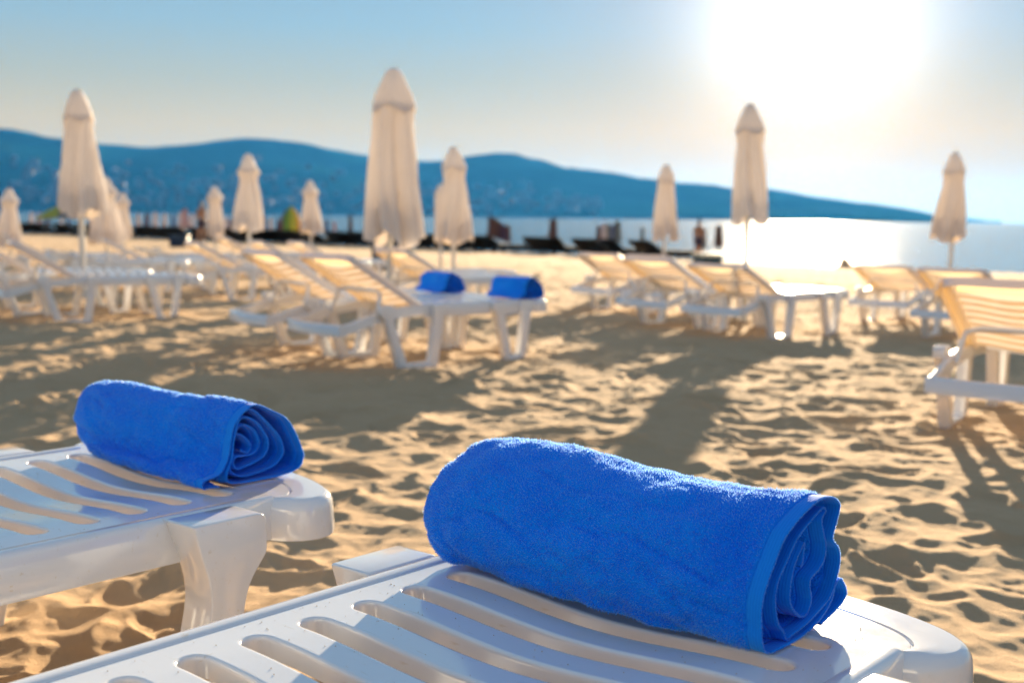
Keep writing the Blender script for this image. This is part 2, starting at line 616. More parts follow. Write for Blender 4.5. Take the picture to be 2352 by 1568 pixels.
# ------------------------------------------------------------------ the beach
def build_beach():
    r = [0.5]
    while r[-1] < 135:
        q = r[-1]
        r.append(q + (0.011 if q < 4.2 else max(0.011, 0.00042 * q * q) if q < 30 else 0.022 * q))
    r = np.array(r)
    az = np.concatenate([np.linspace(-180, -34, 60)[:-1], np.linspace(-34, 34, 620), np.linspace(34, 180, 60)[1:]])
    az = np.radians(az)
    R, A = np.meshgrid(r, az, indexing='ij')
    X, Y = R * np.sin(A), R * np.cos(A)
    fade = np.clip((70 - R) / 40, 0.25, 1.0)
    u = (X + Y) / sqrt(2)
    uc = np.maximum(35.0 + 0.2 * np.minimum(X, 0.0), 22.0)
    wet = np.clip(1 - (u - uc) / 6.0, 0.05, 1)
    Z = ground_base(X, Y) + sand_relief(X, Y) * fade * wet
    V = np.stack([X, Y, Z], -1).reshape(-1, 3)
    nr, na = R.shape
    i, j = np.meshgrid(np.arange(nr - 1), np.arange(na - 1), indexing='ij')
    a = (i * na + j).ravel()
    Q = np.stack([a, a + 1, a + na + 1, a + na], -1)[:, ::-1]
    c = len(V)
    o = big_mesh('beach_sand', V, Q, M_SAND, kind='structure')
    # the patch under the tripod: a small fan closing the hole in the middle
    n = na
    ring = [tuple(V[k]) for k in range(na)]
    o2 = mesh_obj('sand_patch', ring + [(0, 0, -0.01)], [(k, k + 1, n) for k in range(n - 1)], M_SAND, kind='structure')
    return o
build_beach()

# sea: one sheet to the horizon, fan-shaped rows so the near waves are finer
sea_z = -2.0
bm = bmesh.new()
bmesh.ops.create_grid(bm, x_segments=40, y_segments=40, size=8500)
me = bpy.data.meshes.new('sea'); bm.to_mesh(me); bm.free()
me.materials.append(M_WATER)
sea = link(bpy.data.objects.new('sea', me), kind='structure')
sea.location = (0, 5000, sea_z)

# far hills round the bay
def ray(px, py):
    x, y = px - 1176.0, 784.0 - py
    c, s = cos(ROLL), sin(ROLL)
    x, y = c * x - s * y, s * x + c * y
    X, U, F = x / FPX, y / FPX, 1.0
    cp, sp = cos(PITCH), sin(PITCH)
    return Vector((X, F * cp + U * sp, U * cp - F * sp))

def build_hills(name, prof, shore, ridge, back, seed, amp):
    az, el = [], []
    for px, py in prof:
        d = ray(px, py)
        az.append(atan2(d.x, d.y)); el.append(d.z / hypot(d.x, d.y))
    az, el = np.array(az), np.array(el)
    A = np.linspace(az[0], az[-1], 420)
    E = np.interp(A, az, el)
    k = np.hanning(15); k /= k.sum()
    E = np.convolve(np.pad(E, 7, mode='edge'), k, 'valid')
    T = np.concatenate([np.linspace(0, 1, 46), np.linspace(1, 2, 14)[1:]])
    dist = np.interp(T, [0, 1, 2], [shore, ridge, back])
    D, AA = np.meshgrid(dist, A, indexing='ij')
    TT = np.repeat(T[:, None], len(A), 1)
    top = np.maximum(E * ridge + CAM_Z - sea_z, 0.5)
    s = np.where(TT <= 1, 0.05 + 0.95 * np.sin(np.clip(TT, 0, 1) * pi / 2) ** 1.15, 0.5 + 0.5 * np.cos((TT - 1) * pi))
    Z = sea_z - 1.0 + top[None, :] * s
    X, Y = D * np.sin(AA), D * np.cos(AA)
    rel = fbm(X / 420, Y / 420, seed, 5) * amp * np.clip(top[None, :] / 120, 0.05, 1.0) * np.clip(TT * 2, 0, 1) * np.clip(np.abs(1 - TT) * 3, 0.12, 1)
    Z = np.maximum(Z + rel, sea_z + 1.5 + 6 * TT)
    Z[-1] = sea_z - 3
    Z[0] = sea_z - 1
    V = np.stack([X, Y, Z], -1).reshape(-1, 3)
    nr, na = D.shape
    i, j = np.meshgrid(np.arange(nr - 1), np.arange(na - 1), indexing='ij')
    a = (i * na + j).ravel()
    Q = np.stack([a, a + 1, a + na + 1, a + na], -1)[:, ::-1]
    big_mesh(name, V, Q, M_HILL, kind='structure')
    return lambda t, f: (np.interp(f, np.linspace(0, 1, na), X[int(t * 45)]), np.interp(f, np.linspace(0, 1, na), Y[int(t * 45)]), np.interp(f, np.linspace(0, 1, na), Z[int(t * 45)]))

prof = [(-900, 330), (-500, 300), (-200, 292), (0, 305), (130, 319), (240, 334), (340, 341), (440, 334), (530, 327), (600, 327), (700, 338), (800, 352),
        (866, 361), (975, 373), (1050, 367), (1110, 366), (1180, 372), (1300, 395), (1400, 408), (1500, 418), (1600, 428), (1700, 435),
        (1800, 441), (1900, 456), (2000, 470), (2080, 482), (2130, 489), (2165, 500), (2185, 507)]
hill_pt = build_hills('hills', prof, 2900, 4600, 6200, 5, 46)
build_hills('far_headland', [(2040, 506), (2090, 497), (2150, 494), (2200, 499), (2250, 504), (2285, 510), (2300, 513)], 7200, 8000, 9000, 9, 20)

# the town on the lower slopes, too far off to tell its houses apart
def build_town():
    mb = MB()
    r = random.Random(3)
    for k in range(300):
        t = abs(r.gauss(0.10, 0.16)) + 0.03
        if t > 0.6:
            continue
        f = r.uniform(0.25, 0.72)
        x, y, z = hill_pt(t, f)
        w, d, h = r.uniform(10, 26), r.uniform(10, 16), r.uniform(6, 15)
        a = r.uniform(0, pi)
        ca, sa = cos(a), sin(a)
        c = [(x + ca * sx * w / 2 - sa * sy * d / 2, y + sa * sx * w / 2 + ca * sy * d / 2) for sx, sy in ((-1, -1), (1, -1), (1, 1), (-1, 1))]
        v = [(*p, z - 4) for p in c] + [(*p, z + h) for p in c]
        m1 = ((c[0][0] + c[3][0]) / 2, (c[0][1] + c[3][1]) / 2, z + h + 3)
        m2 = ((c[1][0] + c[2][0]) / 2, (c[1][1] + c[2][1]) / 2, z + h + 3)
        mb.add(v + [m1, m2], [(0, 1, 5, 4), (2, 3, 7, 6), (1, 2, 6, 9, 5), (3, 0, 4, 8, 7), (4, 5, 9, 8), (6, 7, 8, 9)])
    o = mb.build('town', M_WALL, smooth=False, kind='stuff')
    tag(o, 'far pale town houses scattered on the lower slopes of the hills', 'houses')
build_town()

# haze over the bay
def build_haze():
    me = bpy.data.meshes.new('haze')
    bm = bmesh.new()
    bmesh.ops.create_cube(bm, size=1)
    for v in bm.verts:
        v.co = Vector((v.co.x * 20000, v.co.y * 20000 + 5000, -5.5 if v.co.z < 0 else 340))
    bm.to_mesh(me); bm.free()
    m = bpy.data.materials.new('haze_air')
    m.use_nodes = True
    n = m.node_tree
    n.nodes.clear()
    o = n.nodes.new('ShaderNodeOutputMaterial')
    p = n.nodes.new('ShaderNodeVolumePrincipled')
    p.inputs['Color'].default_value = (0.05, 0.36, 1.0, 1)
    p.inputs['Absorption Color'].default_value = (1, 1, 1, 1)
    p.inputs['Density'].default_value = 0.000036
    p.inputs['Anisotropy'].default_value = 0.38
    n.links.new(p.outputs[0], o.inputs['Volume'])
    me.materials.append(m)
    link(bpy.data.objects.new('haze', me), kind='stuff')
USE_HAZE = True
if USE_HAZE:
    build_haze()

# ------------------------------------------------------------------ white plastic sun loungers
# local frame: x towards the foot, y across, z up; seat at z = SEAT
SEAT = 0.35
PITCH_S, SLOT_R, YC = 0.0895, 0.019, 0.25
SLOTS = [0.575 - PITCH_S * k for k in range(9)]
HINGE, TIP, HEAD = -0.25, 0.81, -0.85
HALF = 0.335

def sag(y, half=YC, a=0.0065):
    return -a * (1 + cos(pi * max(-1, min(1, y / half)))) if abs(y) < half else 0.0

def bar_profile(x0, x1, th, r0=True, r1=True, r=0.0036):
    """cross-section of a moulded slat, rounded on top on the chosen sides"""
    p = [(x0 + 0.002, -th)]
    p += [(x0 + 0.0005, -r - 0.004), (x0, -r)] + ([(x0 + r * 0.3, -r * 0.3), (x0 + r, 0)] if r0 else [(x0, 0)])
    p += [(x0 + r + 0.0025, 0.0), ((x0 + x1) / 2, 0.0), (x1 - r - 0.0025, 0.0)]
    p += ([(x1 - r, 0), (x1 - r * 0.3, -r * 0.3)] if r1 else [(x1, 0)]) + [(x1, -r), (x1 - 0.0005, -r - 0.004)]
    p += [(x1 - 0.002, -th)]
    return p

def bar(mb, x0, x1, half, z, th=0.028, n=22, r0=True, r1=True, a=0.0065, bow=0.0):
    prof_ = bar_profile(x0, x1, th, r0, r1)
    rows = []
    for k in range(n + 1):
        y = -half + 2 * half * k / n
        rows.append([(px + bow * (1 - (y / half) ** 2), y, z + pz + sag(y, half, a)) for px, pz in prof_])
    mb.grid(rows, closed=True, caps=False)

def sweep_edge(mb, path, nrm, prof_, z):
    """path of (x,y), outward normals, profile of (out, dz)"""
    rows = [[(p[0] + n_[0] * o, p[1] + n_[1] * o, z + dz) for o, dz in prof_] for p, n_ in zip(path, nrm)]
    mb.grid(rows)

def make_frame(parent):
    mb = MB()
    z = SEAT
    for sgn in (1, -1):
        corner = math.atan2(0.315 - YC, PITCH_S / 2)
        phis = sorted(set([0, corner, pi / 2, pi - corner, pi] + [pi * k / 14 for k in range(15)]))
        for xc in SLOTS:
            rows = []
            for rr, dz in ((SLOT_R + 0.002, -0.028), (SLOT_R + 0.0005, -0.0076), (SLOT_R, -0.0036), (SLOT_R + 0.0011, -0.0011), (SLOT_R + 0.0036, 0.0)):
                rows.append([(xc - cos(f) * rr, sgn * (YC + sin(f) * rr), z + dz) for f in phis])
            top_ring = rows[-1]
            out = []
            for f in phis:
                dx, dy = -cos(f), sin(f)
                t = min(PITCH_S / 2 / max(abs(dx), 1e-9), (0.315 - YC) / max(dy, 1e-9))
                out.append((xc + dx * t, sgn * (YC + dy * t), z))
            for q in (0.06, 0.5, 1.0):
                rows.append([tuple(a_ + (b_ - a_) * q for a_, b_ in zip(p0, p1)) for p0, p1 in zip(top_ring, out)])
            mb.grid(rows)
        # strip between the last cell and the hinge, then the raised rim and the apron
        xl = SLOTS[-1] - PITCH_S / 2
        mb.grid([[(x, sgn * y, z) for y in (YC, 0.28, 0.315)] for x in (HINGE, xl)])
        N = 30
        xs = [HINGE + (0.62 - HINGE) * k / N for k in range(N + 1)]
        prof_ = [(0.315, 0), (0.3185, 0.0026), (0.334, 0.0030), (0.340, 0.0022), (0.3445, -0.001), (0.347, -0.006),
                 (0.352, -0.070), (0.3505, -0.074), (0.346, -0.074), (0.342, -0.012), (0.336, -0.006)]
        mb.grid([[(x, sgn * y, z + dz) for y, dz in prof_] for x in xs])
    # solid cross strips of the seat at the foot side of slot 1 and at the hinge
    bar(mb, SLOTS[0] + SLOT_R, 0.62, YC, z, r1=False)
    bar(mb, HINGE, SLOTS[-1] - SLOT_R, YC, z)
    # foot panel with a rounded end
    half_pts = [(0.62, 0.337), (0.640, 0.370), (0.672, 0.388), (0.708, 0.378), (0.740, 0.338), (0.770, 0.254), (0.790, 0.134), (0.797, 0.0)]
    cur = catmull(half_pts + [(x, -y) for x, y in half_pts[-2::-1]], 5)
    N = len(cur)
    nr = []
    for k in range(N):
        t = cur[min(k + 1, N - 1)] - cur[max(k - 1, 0)]
        t /= np.linalg.norm(t)
        nr.append((-t[1], t[0]) if (-t[1] * 1.0 + t[0] * 0) > 0 or True else None)
    nr = [(-n_[0], -n_[1]) if np.dot(n_, cur[k] - np.array([0.60, 0.0])) < 0 else n_ for k, n_ in enumerate(nr)]
    base = [(0.62, 0.335 * (1 - 2 * k / (N - 1))) for k in range(N)]
    rows = []
    for s_, dz in ((0, 0), (0.25, 0), (0.45, 0), (0.6, 0), (0.66, 0), (0.668, -0.0025), (0.684, -0.0025), (0.692, 0), (0.8, 0.0004), (0.9, 0.0), (1.0, -0.001)):
        rows.append([(b_[0] + (c_[0] - b_[0]) * s_, b_[1] + (c_[1] - b_[1]) * s_, z + dz) for b_, c_ in zip(base, cur)])
    mb.grid(rows)
    e = [(0, -0.001), (0.005, -0.0028), (0.010, -0.0075), (0.0135, -0.015), (0.015, -0.026), (0.018, -0.070), (0.0165, -0.075), (0.012, -0.075), (0.008, -0.02), (0.0, -0.012)]
    sweep_edge(mb, cur, nr, e, z)
    return mb.build('frame', M_PLASTIC, parent, angle=radians(50))

def make_slat(parent, xc, half, w, name='slat', z=SEAT, th=0.028, a=0.0065, m=None):
    mb = MB()
    bar(mb, xc - w / 2, xc + w / 2, half, z, th, a=a)
    return mb.build(name, m or M_PLASTIC, parent, angle=radians(50))

def make_lounger(front):
    root = empty('sun_lounger')
    make_frame(root)
    s0 = None
    for k in range(8):
        xm = (SLOTS[k] + SLOTS[k + 1]) / 2
        if s0 is None:
            s0 = make_slat(root, 0.0, YC, PITCH_S - 2 * SLOT_R)
            s0.location.x = xm
        else:
            c = s0.copy(); COL.objects.link(c); c.parent = root; c.location.x = xm
    # head end: two rails dipping to a cross bar
    mb = MB()
    pts = []
    for sx, zz in ((HINGE - 0.0005, 0.345), (-0.38, 0.338), (-0.52, 0.322), (-0.66, 0.292), (-0.76, 0.264), (-0.835, 0.25)):
        pts.append((sx, zz))
    for sgn in (1, -1):
        rows = []
        for x, zz in pts:
            rows.append([(x, sgn * y, zz + dz) for y, dz in ((0.312, -0.055), (0.310, -0.004), (0.314, 0), (0.342, 0), (0.347, -0.004), (0.350, -0.055))])
        mb.grid(rows, closed=True, caps=True)
    rows = []
    for k in range(15):
        y = -0.35 + 0.7 * k / 14
        bow = -0.045 * (1 - (y / 0.35) ** 2)
        rows.append([(x + bow, y, 0.25 + dz) for x, dz in ((-0.800, -0.06), (-0.798, -0.004), (-0.802, 0.0005), (-0.848, 0.0005), (-0.854, -0.005), (-0.857, -0.06))])
    mb.grid(rows, closed=True, caps=True)
    mb.build('head_rail', M_PLASTIC, root, angle=radians(45))
    # leg frames: a wide U under the foot, a wider one behind the hinge
    if front:                                # broad moulded legs
        foot = [(0.392, 0.3532), (0.540, 0.3532), (0.543, 0.283), (0.503, 0.235), (0.447, -0.035), (-0.17, -0.035), (-0.225, 0.235), (-0.260, 0.283), (-0.258, 0.3532),
                (-0.142, 0.3532), (-0.137, 0.23), (-0.108, 0.048), (0.395, 0.048), (0.433, 0.23)]
        head = [(-0.425, 0.3532), (-0.315, 0.3532), (-0.312, 0.29), (-0.345, 0.24), (-0.385, -0.035), (-0.625, -0.035), (-0.685, 0.24), (-0.725, 0.27), (-0.723, 0.30),
                (-0.640, 0.3532), (-0.622, 0.24), (-0.565, 0.048), (-0.445, 0.048), (-0.422, 0.24)]
    else:                                    # slimmer tubes
        foot = [(0.510, 0.3532), (0.600, 0.3532), (0.602, 0.300), (0.578, 0.270), (0.532, -0.035), (0.372, -0.035), (0.296, 0.270), (0.268, 0.300), (0.270, 0.3532),
                (0.360, 0.3532), (0.362, 0.25), (0.418, 0.020), (0.484, 0.020), (0.512, 0.25)]
        head = [(-0.205, 0.3532), (-0.105, 0.3532), (-0.102, 0.305), (-0.130, 0.275), (-0.178, -0.035), (-0.455, -0.035), (-0.560, 0.275), (-0.600, 0.305), (-0.598, 0.3532),
                (-0.500, 0.3532), (-0.495, 0.25), (-0.405, 0.020), (-0.232, 0.020), (-0.200, 0.25)]
    rad = [0.006, 0.018, 0.012, 0.05, 0.03, 0.03, 0.05, 0.012, 0.018, 0.006, 0.04, 0.02, 0.02, 0.04]
    foot, head = round_corners(foot, rad), round_corners(head, rad)
    for poly in (foot, head):
        o = extrude_poly('leg_frame', poly, 0.346, 0.425 if front else 0.405, M_PLASTIC, root)
        c = extrude_poly('leg_frame', poly, -0.425 if front else -0.405, -0.346, M_PLASTIC, root)
    # backrest, hinged up
    bk = empty('backrest')
    bk.parent = root
    bk.location = (HINGE - 0.012, 0, SEAT + 0.002)
    bk.rotation_euler = (0, radians(27), 0)
    return root, bk

def fill_backrest(root, bk):
    """the backrest is one mesh (rails and top panel) with its slats below it"""
    mb = MB()
    L = 0.62
    for sgn in (1, -1):
        rows = []
        for k in range(9):
            x = -L * k / 8 * 0.97
            rows.append([(x, sgn * y, dz) for y, dz in ((0.252, -0.032), (0.250, -0.003), (0.254, 0), (0.298, 0.002), (0.306, -0.004), (0.309, -0.045), (0.304, -0.045), (0.300, -0.010))])
        mb.grid(rows, closed=True, caps=True)
    half_pts = [(-0.545, 0.3), (-0.575, 0.298), (-0.60, 0.285), (-0.618, 0.25), (-0.628, 0.13), (-0.632, 0)]
    cur = catmull(half_pts + [(x, -y) for x, y in half_pts[-2::-1]], 4)
    rows = []
    for s_, dz in ((0, -0.03), (0, 0), (0.5, 0.002), (0.97, 0.001), (1.0, -0.006), (1.0, -0.04)):
        rows.append([(-0.54 + (c_[0] + 0.54) * s_, c_[1] * (0.82 + 0.18 * s_), dz + sag(c_[1], 0.25, 0.004)) for c_ in cur])
    mb.grid(rows)
    o = mb.build('backrest', M_THIN, root, angle=radians(45))
    o.matrix_local = bk.matrix_local
    o.location, o.rotation_euler = bk.location, bk.rotation_euler
    bpy.data.objects.remove(bk)
    s0 = None
    for k in range(8):
        xm = -0.035 - 0.0655 * k
        if s0 is None:
            s0 = make_slat(o, 0, 0.25, 0.038, z=0.0, th=0.022, a=0.012, m=M_THIN)
            s0.location.x = xm
        else:
            c = s0.copy(); COL.objects.link(c); c.parent = o; c.location.x = xm
    mb = MB()
    pts = [(-0.56, -0.30, 0.285), (-0.54, -0.285, 0.36), (-0.525, -0.27, 0.415), (-0.52, -0.2, 0.43), (-0.52, 0.2, 0.43), (-0.525, 0.27, 0.415), (-0.54, 0.285, 0.36), (-0.56, 0.30, 0.285)]
    mb.tube(pts, 0.014, 8)
    mb.build('prop', M_PLASTIC, root)
    return o

def full_lounger(front):
    root, bk = make_lounger(front)
    bpy.context.view_layer.update()
    o = fill_backrest(root, bk)
    if not front:
        o.scale = (0.93, 1.12, 1.0)
    return root
proto = full_lounger(True)           # the front pair
proto_row = full_lounger(False)        # the rows behind have a narrower foot frame

def px_point(px, d):
    """a point at distance d along the ground in the direction of column px"""
    r_ = ray(px, 500)
    return Vector((r_.x / r_.y * d, d, 0))

LOUNGERS = {}
BACK = {'M1': 30, 'M2': 30, 'G': 31, 'L1': 29, 'L2': 29, 'D': 24, 'C': 26, 'E': 23, 'F': 25, 'K2': 12, 'K3': 25, 'K6': 10}
SC = (0.93, 0.84, 1.0)              # the rows behind are a slightly smaller model
def lounger(key, theta, label, group, center=None, ref=None, px=None, d=None, dz=0.0, first=False):
    o = (proto if first else copy_tree(proto)) if key in ('F1', 'F2') else (proto_row if key == 'M2' else copy_tree(proto_row))
    rz = radians(90 - theta)
    if center is None:
        p = px_point(px, d)
        c, s = cos(rz), sin(rz)
        ref = (ref[0] * SC[0], ref[1] * SC[1])
        center = (p.x - (c * ref[0] - s * ref[1]), p.y - (s * ref[0] + c * ref[1]))
    o.location = (center[0], center[1], ground_z(*center) + dz)
    o.rotation_euler = (0, 0, rz)
    if key not in ('F1', 'F2'):
        o.scale = SC
        for ch in o.children:
            if ch.name.startswith('backrest'):
                ch.rotation_euler.y = radians(BACK.get(key, 26))
    tag(o, label, 'sun lounger', group)
    LOUNGERS[key] = o
    return o

TH = 40.5
ta, tc = Vector((sin(radians(TH)), cos(radians(TH)))), Vector((cos(radians(TH)), -sin(radians(TH))))
G_FRONT = 'pair of white loungers closest to the camera'
G_ROWS = 'white plastic loungers on the sand'
p = ta * (1.545 - TIP) + tc * (-0.882)
lounger('F1', TH, 'white plastic lounger in sharp focus, its slotted seat holding the large blue towel', G_FRONT, center=p, first=True)
p = ta * (1.525 - TIP) + tc * (-2.045)
lounger('F2', TH, 'white plastic lounger with a thick front leg and the towel showing its open spiral', G_FRONT, center=p)
FOOT, HEADREF, HEADF = (0.44, -0.41), (-0.325, -0.41), (-0.82, 0.33)
lounger('M2', 51, 'nearer white lounger of the central pair, a blue towel on its foot end', G_ROWS, ref=FOOT, px=1187, d=7.25)
lounger('M1', 55, 'white lounger with raised slatted back just behind the nearer twin-towel lounger', G_ROWS, ref=FOOT, px=1020, d=7.75)
lounger('L2', 62, 'white lounger in front of the tall left parasol pole, nearest one there', G_ROWS, ref=FOOT, px=378, d=9.6)
lounger('L1', 62, 'white lounger half hidden behind the one at the left parasol pole', G_ROWS, ref=FOOT, px=268, d=10.3)
lounger('D', 47, 'white lounger with its seat blazing in sun glare, under the parasol by the glitter path', G_ROWS, ref=FOOT, px=1922, d=9.9)
lounger('C', 50, 'white lounger just left of the glaring seat, its back raised', G_ROWS, ref=FOOT, px=1760, d=10.6)
lounger('B2', 52, 'white lounger behind the central parasol pole, nearer one of that back pair', G_ROWS, ref=(0.55, -0.4), px=1198, d=11.4)
lounger('B1', 54, 'white lounger farthest behind the central parasol pole, mostly hidden', G_ROWS, ref=(0.55, -0.4), px=1160, d=12.8)
lounger('A1', 48, 'white lounger left of the small slim parasol, furthest left of the right-hand cluster', G_ROWS, ref=(-0.70, 0.0), px=1385, d=12.2)
lounger('A2', 48, 'white lounger squeezed between two others below the small slim parasol', G_ROWS, ref=(-0.70, 0.0), px=1500, d=11.8)
lounger('E', 42, 'small white lounger standing alone beyond the big one at the right edge', G_ROWS, ref=(-0.70, 0.0), px=2040, d=11.2)
lounger('F', 42, 'white lounger almost hidden behind the big backrest at the right edge', G_ROWS, ref=(-0.70, 0.0), px=2200, d=9.6)
lounger('G', 36, 'large white lounger cut off by the right edge, its back raised', G_ROWS, ref=HEADF, px=2158, d=4.75)
# farther rows on the left
far_spec = [('K1', 60, 455, 12.6, 'white lounger between the left parasol pole and the central pair, its back raised'),
            ('K2', 64, 130, 13.2, 'white lounger left of the tall left parasol pole, behind the edge pair'),
            ('K3', 66, 250, 14.0, 'white lounger right behind the tall left parasol pole in the far row'),
            ('K4', 60, 600, 15.0, 'white lounger seen just over the top of the left central backrest'),
            ('K5', 58, 690, 15.5, 'white lounger seen between the two central backrests'),
            ('K6', 64, 330, 16.5, 'white lounger in the far left row, below the twin slim parasols'),
            ('K7', 64, 20, 15.0, 'white lounger in the far row below the parasol cut by the left edge'),
            ('K8', 60, 520, 18.5, 'white lounger deep in the far row left of centre')]
for k, th, px, d, lab in far_spec:
    lounger(k, th, lab, G_ROWS, ref=(-0.70, 0.0), px=px, d=d)

# ------------------------------------------------------------------ rolled towels
P1 = [(1.3642, .3556), (1.4094, .3656), (1.4339, .3768), (1.4254, .3944), (1.4091, .4042), (1.3979, .3991), (1.3913, .3808), (1.3665, .3656), (1.3233, .3552), (1.2846, .350), (1.2321, .354), (1.2156, .3685), (1.2102, .3937), (1.2118, .4211), (1.2227, .4421), (1.2405, .4661), (1.2615, .4899), (1.2953, .5077), (1.334, .5195), (1.3722, .5181), (1.3978, .5069), (1.4012, .4958), (1.3938, .479), (1.3864, .4623), (1.4046, .4458), (1.4102, .4285), (1.4027, .4087), (1.3904, .3902), (1.3765, .3813), (1.3344, .3692), (1.2863, .361), (1.2766, .3585), (1.2679, .3709), (1.2538, .3853), (1.2468, .4126), (1.2543, .4349), (1.2758, .4558), (1.3008, .4779), (1.3362, .4943), (1.3668, .5044), (1.3757, .4974), (1.3652, .4889), (1.3717, .4697), (1.3786, .4549), (1.3763, .4373), (1.3612, .4255), (1.3383, .4158), (1.3451, .3919), (1.337, .376), (1.3216, .3739), (1.3023, .3861), (1.289, .4024), (1.2902, .4239), (1.3005, .4447), (1.3144, .4606), (1.32, .4668), (1.3155, .4473), (1.3099, .4412)]
P2 = [(1.3022, .3535), (1.2845, .3558), (1.2679, .3549), (1.2647, .3648), (1.2731, .372), (1.2983, .3766), (1.3137, .3901), (1.3243, .4145), (1.3281, .4429), (1.3335, .4624), (1.3493, .4822), (1.3828, .4995), (1.4205, .4856), (1.4591, .4647), (1.4815, .4347), (1.4985, .3958), (1.4994, .3803), (1.4887, .3635), (1.4508, .3541), (1.3974, .3516), (1.3477, .3535), (1.3219, .3604), (1.3186, .3748), (1.331, .402), (1.3384, .4415), (1.3527, .4803), (1.3739, .4917), (1.3934, .4814), (1.4184, .4577), (1.4439, .4305), (1.454, .4066), (1.452, .3918), (1.4305, .3753), (1.3976, .3684), (1.3602, .3654), (1.3376, .3733), (1.3291, .3877), (1.3382, .4271), (1.3491, .4663), (1.3667, .4772), (1.395, .4621), (1.4163, .4312), (1.418, .4116), (1.4088, .398), (1.3888, .389), (1.3621, .3827), (1.3463, .3807), (1.3378, .3922), (1.3431, .4031), (1.3624, .4032), (1.3836, .4046), (1.3963, .4146), (1.3982, .4292), (1.3877, .4497), (1.3665, .4626), (1.3525, .46), (1.3454, .4493), (1.3593, .4431), (1.3733, .431), (1.3793, .4184), (1.3695, .4088), (1.3537, .4162)]

